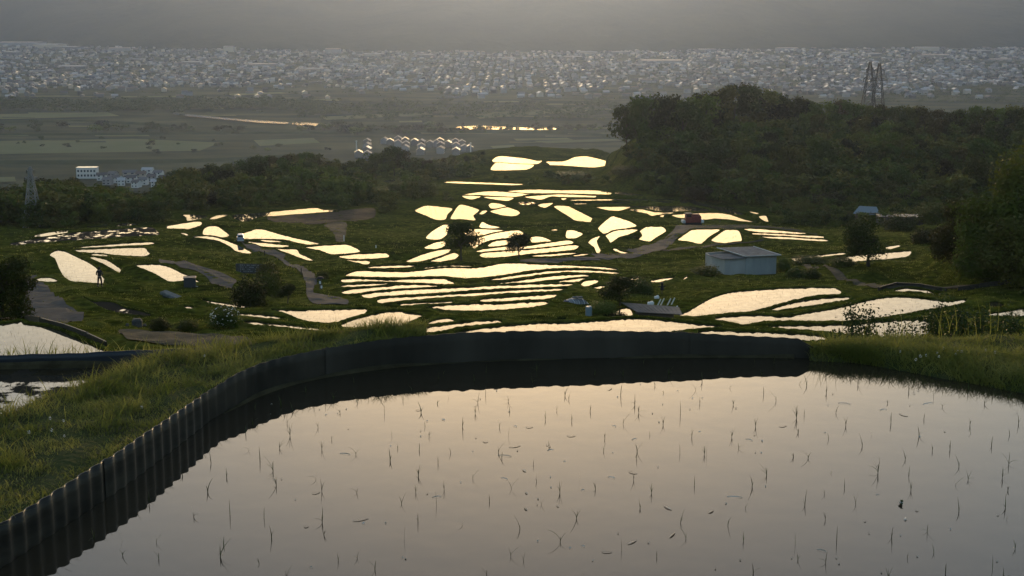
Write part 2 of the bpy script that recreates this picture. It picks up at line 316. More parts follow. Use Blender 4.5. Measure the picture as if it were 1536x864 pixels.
# ---------------------------------------------------------------- paddy outlines (photograph px through the zoom each was read from)
def Z(ox, oy, s, pts): return [(ox + x / s, oy + y / s) for x, y in pts]
A = lambda p: Z(0, 300, 4.8, p); B = lambda p: Z(240, 300, 4.8, p); C = lambda p: Z(560, 220, 4.8, p); D = lambda p: Z(840, 260, 4.8, p)
E = lambda p: Z(480, 370, 4.8, p); Fz = lambda p: Z(240, 420, 4.8, p); G = lambda p: Z(760, 370, 4.8, p); H = lambda p: Z(980, 360, 4.8, p)
J = lambda p: Z(1216, 360, 4.8, p); Pz = lambda p: Z(512, 200, 3, p); Q = lambda p: Z(1024, 260, 3, p); L = lambda p: Z(0, 440, 4.8, p)
PADDIES = [
 A([(245,262),(280,245),(480,214),(490,222),(470,238),(300,262)]), A([(620,195),(640,188),(765,182),(760,190),(640,197)]),
 A([(830,184),(880,167),(980,168),(990,178),(850,187)]), A([(560,338),(800,318),(1000,304),(1100,304),(1085,318),(800,332),(600,343)]),
 A([(545,358),(700,352),(1020,340),(1060,365),(1078,385),(1040,403),(900,398),(700,380),(580,372)]),
 A([(358,395),(385,370),(430,360),(490,378),(560,412),(640,450),(695,490),(745,560),(800,575),(845,602),(800,608),(690,596),(520,582),(460,548),(425,490),(395,420)]),
 A([(640,408),(700,412),(760,428),(820,460),(880,505),(905,530),(880,532),(820,500),(740,455),(670,425)]), A([(650,390),(700,386),(770,394),(775,402),(690,400)]),
 A([(978,470),(1040,462),(1140,462),(1230,485),(1300,520),(1360,545),(1435,588),(1330,580),(1240,585),(1190,572),(1120,530),(1040,495)]),
 A([(248,572),(300,558),(350,555),(400,570),(412,582),(330,585)]), A([(1320,765),(1350,762),(1395,772),(1360,780)]),
 B([(295,713),(400,733),(530,751),(660,761),(600,771),(400,747)]),
 B([(165,106),(230,104),(345,115),(290,135),(200,150),(190,125)]), B([(350,135),(420,107),(495,105),(440,125),(390,137)]),
 B([(515,120),(550,103),(720,92),(950,70),(1120,55),(1170,68),(1300,68),(1250,80),(1000,100),(750,118),(690,128),(630,152),(580,150)]),
 B([(42,190),(110,175),(250,155),(295,157),(295,178),(210,208),(150,205),(60,204)]), B([(308,245),(315,210),(345,190),(400,185),(440,205),(500,255),(460,268),(400,262),(330,250)]),
 B([(145,235),(180,238),(205,250),(190,254)]), B([(235,265),(300,258),(380,262),(460,285),(560,325),(640,365),(658,382),(610,382),(540,362),(500,330),(420,292),(330,275)]),
 B([(548,262),(620,232),(700,208),(760,215),(860,245),(980,275),(1145,312),(1060,320),(980,302),(900,283),(780,278),(600,278)]),
 B([(720,285),(800,288),(930,302),(880,302),(760,298)]), B([(620,298),(720,305),(850,318),(935,330),(860,338),(740,333),(690,315)]),
 B([(840,350),(920,352),(985,355),(1005,385),(1050,405),(1110,437),(1040,425),(960,395)]),
 B([(1045,338),(1150,328),(1330,318),(1390,335),(1435,360),(1430,375),(1290,388),(1220,385),(1150,360)]),
 E([(135,68),(250,52),(465,45),(490,75),(300,88),(200,85)]), E([(185,95),(280,97),(355,102),(345,128),(250,108)]),
 Fz([(800,212),(1000,215),(1200,210),(1475,205),(1480,232),(1400,258),(1280,298),(1200,305),(1080,295),(990,270),(900,232)]),
 Fz([(555,240),(640,240),(800,255),(905,278),(850,275),(700,265),(590,250)]), Fz([(605,295),(750,305),(1000,330),(1200,352),(1270,365),(1180,362),(1000,345),(800,325),(640,310)]),
 Fz([(1145,405),(1210,410),(1300,425),(1460,432),(1500,445),(1400,470),(1330,480),(1230,470)]),
 E([(140,565),(250,520),(450,470),(570,462),(620,475),(735,492),(690,515),(560,575),(400,580),(250,580)]),
 E([(325,152),(400,140),(560,132),(700,132),(640,145),(500,152)]), E([(735,155),(850,138),(1000,132),(1110,140),(1000,150)]),
 E([(185,208),(240,180),(300,172),(600,180),(720,170),(900,150),(1100,152),(1200,140),(1300,120),(1400,114),(1544,123),(1844,135),(2044,145),(2149,165),(2044,163),(1944,152),(1794,150),(1644,155),(1494,172),(1344,197),(1200,215),(1050,225),(950,215),(880,208),(600,218),(400,215)]),
 E([(1190,240),(1344,215),(1494,193),(1644,174),(1794,166),(1944,166),(2064,175),(2154,184),(2124,192),(1994,186),(1794,180),(1644,190),(1494,212),(1344,232)]),
 E([(1260,265),(1400,248),(1560,225),(1700,207),(1864,199),(1964,206),(1884,213),(1764,226),(1594,243),(1440,262)]), E([(1650,260),(1764,240),(1864,227),(1934,227),(1900,242),(1780,257)]),
 E([(150,240),(200,228),(350,232),(520,240),(640,232),(880,228),(920,240),(970,262),(900,268),(760,262),(640,255),(520,250),(300,248),(170,255)]),
 E([(145,280),(250,268),(400,262),(560,262),(500,272),(350,280),(200,288)]), E([(155,325),(200,308),(400,290),(600,272),(760,272),(890,285),(760,290),(600,295),(400,315),(250,335),(180,340)]),
 E([(300,345),(420,325),(700,305),(1000,292),(1344,275),(1494,268),(1820,265),(1760,282),(1494,298),(1344,295),(1100,310),(900,325),(600,345),(450,352),(340,368)]),
 E([(415,380),(500,365),(800,350),(1100,330),(1400,310),(1650,300),(1786,298),(1700,315),(1500,325),(1344,332),(1100,352),(900,360),(600,385),(430,403)]),
 E([(1155,378),(1250,368),(1450,355),(1600,345),(1700,342),(1690,358),(1600,375),(1450,380),(1300,392),(1165,398)]), E([(550,412),(650,405),(800,400),(945,392),(950,400),(800,408),(620,420)]),
 E([(775,432),(900,420),(1100,410),(1300,408),(1450,400),(1600,392),(1645,405),(1570,425),(1450,438),(1300,448),(1050,458),(900,448),(820,440)]),
 E([(760,555),(830,525),(900,514),(950,518),(985,532),(920,540),(830,552)]), E([(600,605),(750,580),(950,555),(1150,530),(1290,528),(1310,540),(1200,552),(1050,565),(950,585),(850,605),(700,615)]),
 E([(960,625),(1200,580),(1400,562),(1544,549),(1744,545),(1944,535),(2194,516),(2344,516),(2594,540),(2744,556),(2900,572),(2744,582),(2560,602),(2480,625),(2400,645),(1700,645),(1200,645)]),
 G([(535,270),(560,245),(640,235),(660,250),(620,270),(565,285)]), G([(610,290),(660,282),(720,280),(665,300)]), G([(755,295),(830,292),(835,305),(780,305)]), G([(915,265),(960,245),(990,255),(930,275)]),
 G([(860,230),(950,220),(945,235),(880,240)]), G([(1040,240),(1100,232),(1210,217),(1180,232),(1100,252),(1045,255)]), G([(1265,235),(1290,215),(1310,212),(1290,228)]),
 G([(690,495),(760,465),(830,445),(885,442),(905,490),(800,500),(740,505)]), G([(360,520),(425,515),(420,523)]),
 H([(180,540),(250,512),(400,425),(520,382),(680,362),(900,348),(1150,340),(1300,342),(1350,365),(1340,385),(1200,390),(1000,430),(850,470),(700,510),(550,520),(400,535),(300,545)]),
 H([(845,500),(950,465),(1050,442),(1200,420),(1350,408),(1415,412),(1400,425),(1250,450),(1050,478),(900,500)]),
 H([(440,562),(600,545),(780,540),(960,550),(1150,515),(1340,485),(1480,450),(1583,425),(1733,408),(1863,412),(1983,425),(2113,440),(2233,428),(2253,440),(2133,470),(1933,500),(1833,520),(1690,545),(1500,572),(1200,578),(950,578),(800,580),(700,598),(640,605),(560,585)]),
 H([(815,620),(950,614),(1150,612),(1400,605),(1700,580),(1900,570),(2000,600),(1950,690),(1700,700),(1400,668),(1150,645),(950,632)]), H([(320,665),(420,648),(600,655),(800,662),(1000,672),(1225,690),(1225,716),(900,716),(600,705)]),
 H([(995,130),(1100,118),(1250,102),(1375,90),(1380,100),(1250,115),(1110,132),(1060,160),(1030,152)]), J([(190,125),(400,105),(560,90),(720,78),(700,115),(580,132),(400,145),(210,160)]),
 J([(540,50),(640,35),(640,45),(560,65)]), J([(600,362),(690,345),(780,352),(870,370),(880,385),(750,365),(650,368)]), J([(1250,460),(1320,445),(1390,462),(1380,475),(1290,480)]),
 J([(1290,525),(1400,515),(1536,490),(1620,490),(1600,540),(1300,540)]), J([(1520,378),(1560,368),(1620,370),(1600,385),(1520,387)]),
 C([(858,95),(890,72),(930,68),(1010,75),(1100,85),(1180,102),(1215,100),(1190,120),(1150,125),(1000,118),(870,110)]), C([(845,165),(885,115),(1000,122),(1155,130),(1110,162),(1000,168),(920,170)]),
 Pz([(905,140),(925,127),(990,127),(1020,120),(1050,107),(1100,103),(1160,115),(1210,130),(1258,146),(1220,150),(1180,147),(1130,153),(1000,144)]),
 C([(70,248),(110,240),(162,238),(150,250),(120,262)]), C([(505,255),(600,250),(800,258),(1000,265),(1085,270),(1000,276),(800,269),(600,263)]),
 C([(622,350),(700,335),(830,320),(950,325),(1120,340),(1100,345),(1010,360),(780,348),(640,345)]), C([(640,353),(700,352),(775,358),(710,378),(660,368)]), C([(790,362),(900,360),(1010,367),(970,388),(880,380)]),
 C([(945,322),(1040,312),(1200,308),(1344,313),(1494,312),(1654,317),(1700,328),(1750,344),(1640,342),(1444,336),(1344,334),(1150,334),(1040,330)]),
 C([(1090,360),(1200,350),(1344,342),(1544,350),(1744,358),(1974,366),(1744,368),(1544,363),(1344,360),(1280,357),(1210,380),(1160,375)]),
 D([(388,138),(450,135),(560,148),(600,158),(500,157),(420,150)]), D([(5,178),(50,178),(25,192)]), D([(80,190),(300,185),(600,187),(800,185),(820,190),(600,195),(300,194),(100,196)]),
 D([(95,212),(200,203),(400,205),(600,202),(740,210),(600,212),(400,215),(250,215),(120,222)]), D([(640,192),(740,198),(820,208),(760,211),(680,201)]),
 D([(265,242),(400,240),(600,236),(800,235),(960,240),(1080,265),(1040,272),(900,270),(760,275),(660,262),(580,248),(500,248),(430,268),(350,265)]),
 D([(490,262),(560,255),(620,264),(680,277),(760,280),(830,280),(800,287),(720,295),(660,305),(630,290),(560,275)]), D([(718,305),(750,298),(740,316)]),
 D([(805,300),(900,290),(1000,285),(1120,282),(1230,298),(1320,330),(1400,350),(1300,342),(1200,330),(1120,325),(1060,332),(1000,325),(860,318)]),
 D([(862,195),(900,187),(960,190),(1010,212),(1100,232),(1200,250),(1280,278),(1360,292),(1430,312),(1370,315),(1300,298),(1200,285),(1130,262),(1050,240),(980,228),(930,208),(880,215)]),
 D([(1190,238),(1240,243),(1265,257),(1220,254)]), D([(1365,271),(1425,285),(1425,292),(1375,281)]), D([(1432,310),(1480,302),(1495,330),(1500,350),(1460,335)]),
 D([(-44,238),(-14,231),(56,235),(110,260),(200,305),(285,352),(190,348),(110,338),(50,300),(0,270)]), D([(275,395),(330,340),(375,308),(420,318),(500,345),(552,378),(450,398),(380,408),(320,435)]),
 D([(330,445),(400,412),(500,400),(562,405),(500,435),(430,455),(400,475),(365,498),(350,475)]), D([(480,455),(550,430),(620,385),(690,382),(740,385),(762,415),(700,455),(640,490),(560,470)]),
 D([(205,498),(230,470),(290,448),(265,485),(280,530),(300,570),(265,572),(245,530)]), D([(380,545),(400,538),(440,560),(495,568),(450,575),(410,562)]),
 D([(850,475),(920,425),(960,405),(1150,403),(1080,450),(1015,505),(960,495),(900,485)]), D([(1090,480),(1140,440),(1190,408),(1270,405),(1295,425),(1308,485),(1250,490),(1190,502),(1130,495)]),
 D([(45,462),(52,408),(110,412),(165,435),(110,465)]), Q([(275,248),(350,250),(450,258),(558,268),(520,272),(420,268),(320,262)]), Q([(318,268),(400,270),(550,278),(628,282),(628,290),(520,286),(380,276),(320,274)]), Q([(350,285),(450,284),(560,292),(650,298),(640,305),(520,298),(420,293)]),
 C([(300,460),(370,425),(420,425),(490,432),(570,445),(535,485),(518,522),(450,525),(380,495)]), C([(558,518),(580,470),(620,418),(680,425),(762,455),(720,495),(735,530),(640,520)]), C([(765,480),(790,458),(820,460),(800,480),(770,487)]),
 C([(830,420),(850,405),(890,405),(958,428),(900,440),(850,445)]), C([(840,465),(900,448),(960,435),(1030,455),(1055,478),(1010,500),(920,490)]), C([(1185,420),(1220,408),(1295,405),(1240,438),(1200,430)]),
 C([(765,580),(785,540),(830,560),(915,580),(850,588)]), C([(640,600),(700,590),(945,600),(850,620),(760,640),(680,640)]), C([(378,655),(420,610),(510,558),(545,570),(530,630),(480,665),(420,668)]),
 C([(368,722),(440,690),(500,678),(525,700),(480,730),(400,735)]), C([(690,680),(760,655),(880,620),(1040,600),(1080,630),(960,655),(850,670),(780,695),(730,730),(700,710)]),
 C([(235,825),(350,775),(480,742),(560,735),(540,760),(430,800),(330,825)]), C([(405,825),(500,790),(580,762),(615,780),(590,805),(500,825)]), C([(825,710),(870,680),(960,670),(1000,690),(960,705),(850,718)]),
 C([(1130,650),(1200,645),(1250,660),(1285,680),(1200,685),(1140,688)]), C([(740,755),(800,735),(960,718),(1100,715),(1250,692),(1400,672),(1440,685),(1420,700),(1250,722),(1100,735),(900,755)]),
 C([(765,780),(800,762),(960,750),(1120,740),(1300,722),(1440,705),(1480,715),(1440,740),(1250,760),(1100,772),(950,790),(800,798)]), C([(1120,785),(1300,770),(1440,760),(1470,765),(1350,780),(1200,790)]),
 C([(1275,600),(1310,592),(1332,602)]), C([(1440,780),(1536,768),(1545,776),(1450,787)]),
 L([(-700,255),(0,220),(100,210),(150,200),(180,218),(340,240),(450,275),(560,325),(740,405),(760,440),(0,475),(-700,480)]),
]
MUDDY = [A([(70,312),(330,268),(520,236),(800,212),(1060,195),(1110,205),(1150,245),(1090,252),(800,270),(500,290),(240,310),(120,325)]),
         A([(600,700),(670,732),(740,730),(830,742),(890,775),(1000,800),(1090,830),(900,815),(820,800),(740,775)]), C([(1040,402),(1100,396),(1170,400),(1150,415),(1080,418)])]

def catmull(pts, n):
    pts = np.asarray(pts, float); N = len(pts); out = []
    for i in range(N):
        p0, p1, p2, p3 = pts[i - 1], pts[i], pts[(i + 1) % N], pts[(i + 2) % N]
        for t in np.arange(n) / n:
            # a damped spline keeps the corners of the traced outlines
            a = 0.35
            m1, m2 = a * (p2 - p0), a * (p3 - p1)
            out.append((2*t**3 - 3*t**2 + 1) * p1 + (t**3 - 2*t**2 + t) * m1 + (-2*t**3 + 3*t**2) * p2 + (t**3 - t**2) * m2)
    return np.array(out)
def resample(P, s):
    Q_ = np.vstack([P, P[:1]]); seg = np.linalg.norm(np.diff(Q_[:, :2], axis=0), axis=1); c = np.concatenate([[0], np.cumsum(seg)])
    n = int(np.clip(c[-1] / s, 10, 420)); t = np.arange(n) * c[-1] / n
    return np.stack([np.interp(t, c, Q_[:, k]) for k in range(P.shape[1])], 1)
def inside(px, py, poly):
    x, y = poly[:, 0], poly[:, 1]; x2, y2 = np.roll(x, -1), np.roll(y, -1)
    res = np.zeros(px.shape, bool)
    for a, b, c, d in zip(x, y, x2, y2):
        if b == d: continue
        k = ((b > py) != (d > py)) & (px < (c - a) * (py - b) / (d - b) + a); res ^= k
    return res
def seg_dist(px, py, poly):
    best = np.full(px.shape, 1e18)
    a = poly; b = np.roll(poly, -1, axis=0)
    for (ax, ay), (bx, by) in zip(a[:, :2], b[:, :2]):
        dx, dy = bx - ax, by - ay; q = dx * dx + dy * dy
        if q < 1e-12: continue
        t = np.clip(((px - ax) * dx + (py - ay) * dy) / q, 0, 1)
        best = np.minimum(best, (px - ax - t * dx) ** 2 + (py - ay - t * dy) ** 2)
    return np.sqrt(best)

BUND = 0.11
plots = []          # (world outline Nx2 counter-clockwise, level, muddy, depth)
for poly, mud in [(p, False) for p in PADDIES] + [(p, True) for p in MUDDY]:
    pp = np.array(poly); area = 0.5 * np.sum(pp[:, 0] * np.roll(pp[:, 1], -1) - np.roll(pp[:, 0], -1) * pp[:, 1])
    cx, cy = pp[:, 0].mean(), 0.5 * (pp[:, 1].mean() + 0.5 * (pp[:, 1].min() + pp[:, 1].max()))
    z = march(cx, cy)[2]
    sm = catmull(pp, 5)
    nrm = np.roll(sm, -1, axis=0) - np.roll(sm, 1, axis=0); nrm = np.stack([nrm[:, 1], -nrm[:, 0]], 1) * (1 if area > 0 else -1)
    near = np.clip(nrm[:, 1] / (np.linalg.norm(nrm, axis=1) + 1e-9), 0, 1)          # 1 where the edge faces the camera: seen over its bund
    W = np.array([at_z(x, y, z + BUND * k) [:2] for (x, y), k in zip(sm, near)])
    if 0.5 * np.sum(W[:, 0] * np.roll(W[:, 1], -1) - np.roll(W[:, 0], -1) * W[:, 1]) < 0: W = W[::-1]
    d = float(W[:, 1].mean())
    W = resample(W, float(np.clip(0.0022 * d, 0.12, 0.7)))
    plots.append((W, float(z), mud, d))

# outlines of the nearest paddies, on their water levels
WL = [(-60, 893), (0, 853), (26, 836), (94, 791), (150, 754), (199, 720), (262, 672), (319, 628), (356, 608), (390, 592), (438, 576), (494, 564), (560, 554), (620, 547.5), (700, 542.5), (800, 539), (900, 537), (1000, 535.5), (1100, 535), (1180, 536), (1240, 539)]
RL = [(1300, 547), (1370, 559), (1440, 572), (1536, 590), (1640, 612)]
def xy(p, z): return at_z(p[0], p[1], z)[:2]
front_poly = np.array([xy(p, WATER_Z) for p in WL + RL] + [(3.6, 6.2), (3.2, 3.6), (-1.7, 3.6)])
MUD_Z = -3.25
mud_poly = np.array([xy(p, MUD_Z) for p in [(-200, 556), (0, 553), (120, 551), (250, 546), (400, 537), (520, 524)]] + [(-1.2, 11.2), (-1.6, 8.9), (-2.6, 8.3), (-5.5, 7.6)])

# ---------------------------------------------------------------- terrain
def make_terrain():
    az = np.concatenate([np.linspace(-180, -30, 26)[:-1], np.linspace(-30, -23, 12)[:-1], np.linspace(-23, 23, 520), np.linspace(23, 30, 12)[1:], np.linspace(30, 180, 26)[1:-1]])
    az = np.radians(az); n_az = len(az)
    r = [0.6]
    while r[-1] < 1700: r.append(r[-1] * (1.06 if r[-1] < 6 else 1.012 if r[-1] < 35 else 1.0056 if r[-1] < 640 else 1.03))
    r = np.array(r); RR, AA = np.meshgrid(r, az, indexing='ij')
    X, Y = RR * np.sin(AA), RR * np.cos(AA)
    h = base(X, Y)
    # pull the hillside to the levels of the paddies it carries
    num = np.zeros_like(h); den = np.full_like(h, 0.25)
    step = 4
    iz = np.unique(np.concatenate([np.arange(0, len(r), step), [len(r) - 1]])); ia = np.unique(np.concatenate([np.arange(0, n_az, step), [n_az - 1]]))
    Xc, Yc = X[np.ix_(iz, ia)], Y[np.ix_(iz, ia)]; hc = h[np.ix_(iz, ia)]
    nc = np.zeros_like(hc); dc = np.full_like(hc, 0.3)
    for W, z, mud, d in plots:
        sel = (np.abs(Yc - d) < 0.45 * d) & (np.abs(Xc - W[:, 0].mean()) < 0.25 * d + 30)
        if not sel.any(): continue
        dd = seg_dist(Xc[sel], Yc[sel], W[::3]); ins = inside(Xc[sel], Yc[sel], W[::2]); dd[ins] = 0
        q = dd / (0.022 * d); wt = 1 / (q * q * (1 + q) + 0.05)
        nc[sel] += wt * (z + 0.08 - hc[sel]); dc[sel] += wt
    corr = nc / dc
    # bilinear up-sampling of the correction
    full_i = np.arange(len(r)); full_a = np.arange(n_az)
    frc = np.clip(.3 / dc, 0, 1) ** 1.5; tf = np.stack([np.interp(full_i, iz, frc[:, k]) for k in range(len(ia))], 1); free = np.stack([np.interp(full_a, ia, tf[k]) for k in range(len(r))], 0)
    tmp = np.stack([np.interp(full_i, iz, corr[:, k]) for k in range(len(ia))], 1)
    corr = np.stack([np.interp(full_a, ia, tmp[k]) for k in range(len(r))], 0)
    h = h + corr
    # small unevenness
    h += np.where((Y > 25) & (Y < 700), 0.10 * np.sin(X * 1.1 + 2 * np.sin(Y * .31)) * np.sin(Y * .83 + X * .27) + 0.06 * np.sin(X * 2.9 + Y * 1.7), 0)
    bmp = np.zeros_like(h)
    for fx, fy, ph, am in ((.22, .13, .3, .5), (.41, .21, 1.7, .35), (.13, .34, 2.9, .4), (.77, .5, 4.1, .2), (1.3, .7, .9, .12), (.6, -.45, 5.2, .25)):
        bmp += am * np.sin(X * fx + ph + 1.5 * np.sin(Y * fy * .6 + ph)) * np.sin(Y * fy + 2 * ph + np.sin(X * fx * .5))
    h += np.where((Y > 78) & (Y < 700), bmp * free * .7, 0)
    wrp = .5 * np.sin(X * .09 + Y * .05) + .3 * np.sin(X * .21 - Y * .11 + 1); st = 1.25; kk = (h + wrp) / st; fr_ = kk - np.floor(kk)
    stepped = st * (np.floor(kk) + smooth(.45, 1.0, fr_)) - wrp; h += np.where((Y > 78) & (Y < 420), (stepped - h) * .85 * free, 0)
    def clamp(W, z_in, z_rim, margin):
        lo, hi = W.min(0) - margin, W.max(0) + margin
        sel = np.nonzero((X > lo[0]) & (X < hi[0]) & (Y > lo[1]) & (Y < hi[1]))
        if not len(sel[0]): return
        px, py = X[sel], Y[sel]; dd = seg_dist(px, py, W[::2] if len(W) > 40 else W); ins = inside(px, py, W)
        hh = h[sel]
        hh = np.where(ins, np.minimum(hh, z_in), np.where(dd < margin, np.minimum(hh, z_rim), hh)); h[sel] = hh
    for W, z, mud, d in plots: clamp(W, z - 0.5, z + 0.05, 0.7 + 0.006 * d)
    clamp(front_poly, WATER_Z - 0.6, WATER_Z - 0.5, 0.6); clamp(mud_poly, MUD_Z - 0.5, MUD_Z - 0.3, 0.7)
    # keep the slopes in front of each paddy low enough to leave its water in view
    for (W, z, mud, d), poly in zip(plots, PADDIES + MUDDY):
        pp = catmull(np.array(poly), 3); x0, x1, y0, y1 = pp[:, 0].min(), pp[:, 0].max(), pp[:, 1].min(), pp[:, 1].max()
        yc_ = Y * CP - h * SP; ok_ = yc_ > 1; yc_ = np.where(ok_, yc_, 1); qx = 768 + F * X / yc_; qy = 432 - F * (Y * SP + h * CP) / yc_
        sel = np.nonzero(ok_ & (Y > 14) & (Y < W[:, 1].max()) & (qx > x0) & (qx < x1) & (qy > y0) & (qy < y1))
        if not len(sel[0]): continue
        sx, sy_, SX, SYw, sh = qx[sel], qy[sel], X[sel], Y[sel], h[sel]; r0 = F * CP + (432 - sy_) * SP; rz_ = -F * SP + (432 - sy_) * CP
        front = inside(sx, sy_, pp) & (SYw < r0 * z / rz_ - .25) & ~inside(SX, SYw, W)
        if not front.any(): continue
        bot = np.full(front.sum(), -1e9); fx = sx[front]
        for (ax, ay), (bx_, by_) in zip(pp, np.roll(pp, -1, axis=0)):
            m_ = (np.minimum(ax, bx_) <= fx) & (fx <= np.maximum(ax, bx_))
            if m_.any(): bot[m_] = np.maximum(bot[m_], ay + (by_ - ay) * (fx[m_] - ax) / (bx_ - ax + 1e-9))
        bot = np.maximum(bot, sy_[front]); nh = SYw[front] * (-F * SP + (432 - bot) * CP) / (F * CP + (432 - bot) * SP) - .05
        idx = (sel[0][front], sel[1][front]); h[idx] = np.maximum(np.minimum(h[idx], nh), h[idx] - 2.5)
    v = np.stack([X, Y, h], -1).reshape(-1, 3)
    i, a = np.meshgrid(np.arange(len(r) - 1), np.arange(n_az), indexing='ij'); a2 = (a + 1) % n_az
    f = np.stack([i * n_az + a, i * n_az + a2, (i + 1) * n_az + a2, (i + 1) * n_az + a], -1).reshape(-1, 4)
    me = mesh('terrain', v, f, 'terrain', smooth=True)
    o = link('terrain', me); tag(o, kind='structure')
    return o, v, f
terrain, TV, TF = make_terrain()
BVH = BVHTree.FromPolygons(TV.tolist(), TF.tolist())
def hit(x, y):
    r = Vector(ray(x, y)).normalized(); loc, n_, i_, d_ = BVH.ray_cast(Vector((0, 0, 0)) + r * 13.0, r)
    return loc if loc is not None else Vector(march(x, y))
def ground(x, y):
    loc, n_, i_, d_ = BVH.ray_cast(Vector((x, y, 500)), Vector((0, 0, -1))); return loc.z if loc is not None else float(base(x, y))

# ---------------------------------------------------------------- paddies: a sheet of water each, inside its own earth bund
def fill_poly(W, z):
    tris = tessellate_polygon([[Vector((x, y, 0)) for x, y in W]])
    return [(x, y, z) for x, y in W], [tuple(t) for t in tris]
allpts = np.vstack([W for W, *_ in plots]); owner = np.concatenate([np.full(len(W), i) for i, (W, *_) in enumerate(plots)])
seed_pts = []
for i, (W, z, mud, d) in enumerate(plots):
    v, f = fill_poly(W, z)
    f = [t if ((W[t[1]][0]-W[t[0]][0])*(W[t[2]][1]-W[t[0]][1]) - (W[t[1]][1]-W[t[0]][1])*(W[t[2]][0]-W[t[0]][0])) > 0 else t[::-1] for t in f]
    o = link('paddy_water', mesh('paddy_water', v, f, 'water_mud' if mud else 'water_distant' if d > 270 else 'water_mid' if d > 165 else 'water_far')); tag(o, kind='structure')
    # bund: ring with a ragged turf crest
    tng = np.roll(W, -1, axis=0) - np.roll(W, 1, axis=0); nrm = np.stack([tng[:, 1], -tng[:, 0]], 1); nrm /= (np.linalg.norm(nrm, axis=1, keepdims=True) + 1e-9)
    for _ in range(2): nrm = nrm + np.roll(nrm, 1, 0) + np.roll(nrm, -1, 0); nrm /= (np.linalg.norm(nrm, axis=1, keepdims=True) + 1e-9)
    oth = allpts[owner != i]; oth = oth[(np.abs(oth[:, 1] - d) < 60)]
    clear = np.sqrt(((W[:, None, :] - oth[None, :, :]) ** 2).sum(-1).min(1)) if len(oth) else np.full(len(W), 9.0)
    k = np.clip(clear / 0.9, 0.16, 1.0) * max(1.0, d / 260)
    rag = RNG.normal(0, 1, len(W)); rag = np.clip(rag, -1.4, 2.0)
    prof = [(-.03, -.3, 0), (0.0, BUND * .72, .018), (.10, BUND, .026), (.24, BUND * .9, .018), (.6, -.3, .02), (1.25, -1.25, 0)]
    vs = []
    nearside = np.clip(-nrm[:, 1] * 1.5, 0, 1); prof_n = [(-.03, -.3, 0), (0.0, BUND * .72, .012), (.10, BUND, .018), (.45, BUND * 1.0, .015), (1.2, .02, .02), (2.2, -.9, 0)]
    for (off, hh, am), (off2, hh2, am2) in zip(prof, prof_n):
        of_ = off + (off2 - off) * nearside; h_ = hh + (hh2 - hh) * nearside
        vs.append(np.column_stack([W + nrm * (of_ * k)[:, None], z + h_ + am * rag]))
    n = len(W); vs = np.vstack(vs); q = np.arange(n); q2 = (q + 1) % n
    fs = np.vstack([np.stack([j * n + q, j * n + q2, (j + 1) * n + q2, (j + 1) * n + q], 1)[:, ::-1] for j in range(len(prof) - 1)])
    ob = link('bund', mesh('bund', vs, fs, 'terrain')); tag(ob, kind='structure')
    if not mud:                                     # planted rows
        sp = 0.42 if d < 90 else 0.6 if d < 200 else 1.0
        ang = random.uniform(-.5, .5); ca, sa = math.cos(ang), math.sin(ang)
        lo, hi = W.min(0), W.max(0); c = (lo + hi) / 2; e = np.linalg.norm(hi - lo) / 2
        gx, gy = np.meshgrid(np.arange(-e, e, sp), np.arange(-e, e, sp * .8)); gx = gx + RNG.normal(0, .05, gx.shape); gy = gy + RNG.normal(0, .05, gy.shape)
        X = c[0] + gx * ca - gy * sa; Y = c[1] + gx * sa + gy * ca
        ok = inside(X, Y, W) & (RNG.random(X.shape) < .8)
        seed_pts.append(np.column_stack([X[ok], Y[ok], np.full(ok.sum(), z)]))
SP_ = np.vstack(seed_pts)

def blades(pts, hgt, wid, lean, mat_name, name, nseg=2, flat=None):
    """one mesh of many curved grass blades: pts Nx3, hgt/wid arrays"""
    n = len(pts); th = RNG.uniform(0, 2 * np.pi, n); ph = RNG.uniform(0, 2 * np.pi, n)
    ld = np.stack([np.cos(ph), np.sin(ph)], 1) * (lean * hgt)[:, None]
    wd = np.stack([np.cos(th), np.sin(th)], 1) * wid[:, None] / 2
    rows = []; ts = np.linspace(0, 1, nseg + 1)
    for t in ts:
        cxy = pts[:, :2] + ld * t ** 2; cz = pts[:, 2] + hgt * (t - 0.25 * lean * t ** 2); ww = wd * (1 - t) ** .7
        if t == 1: rows.append(np.column_stack([cxy, cz])[:, None, :])
        else: rows.append(np.stack([np.column_stack([cxy - ww, cz]), np.column_stack([cxy + ww, cz])], 1))
    v = np.concatenate(rows, 1); m = v.shape[1]; v = v.reshape(-1, 3); b = np.arange(n)[:, None] * m
    fs = []
    for s in range(nseg):
        if s < nseg - 1: fs += [b + np.array([[2*s, 2*s+1, 2*s+3]]), b + np.array([[2*s, 2*s+3, 2*s+2]])]
        else: fs.append(b + np.array([[2*s, 2*s+1, 2*s+2]]))
    return mesh(name, v, np.vstack(fs), mat_name)
n = len(SP_); hs = RNG.uniform(.09, .17, n) * np.clip(SP_[:, 1] / 150, .9, 1.3); wsd = np.clip(SP_[:, 1] * 0.00016, .012, .05) * RNG.uniform(.6, 1.2, n)
o = link('rice_seedlings', blades(SP_, hs, wsd, RNG.uniform(.1, .7, n), 'seedling', 'rice_seedlings', 1)); tag(o, kind='stuff', label='rows of young rice seedlings in the terraced paddies', cat='rice seedlings')

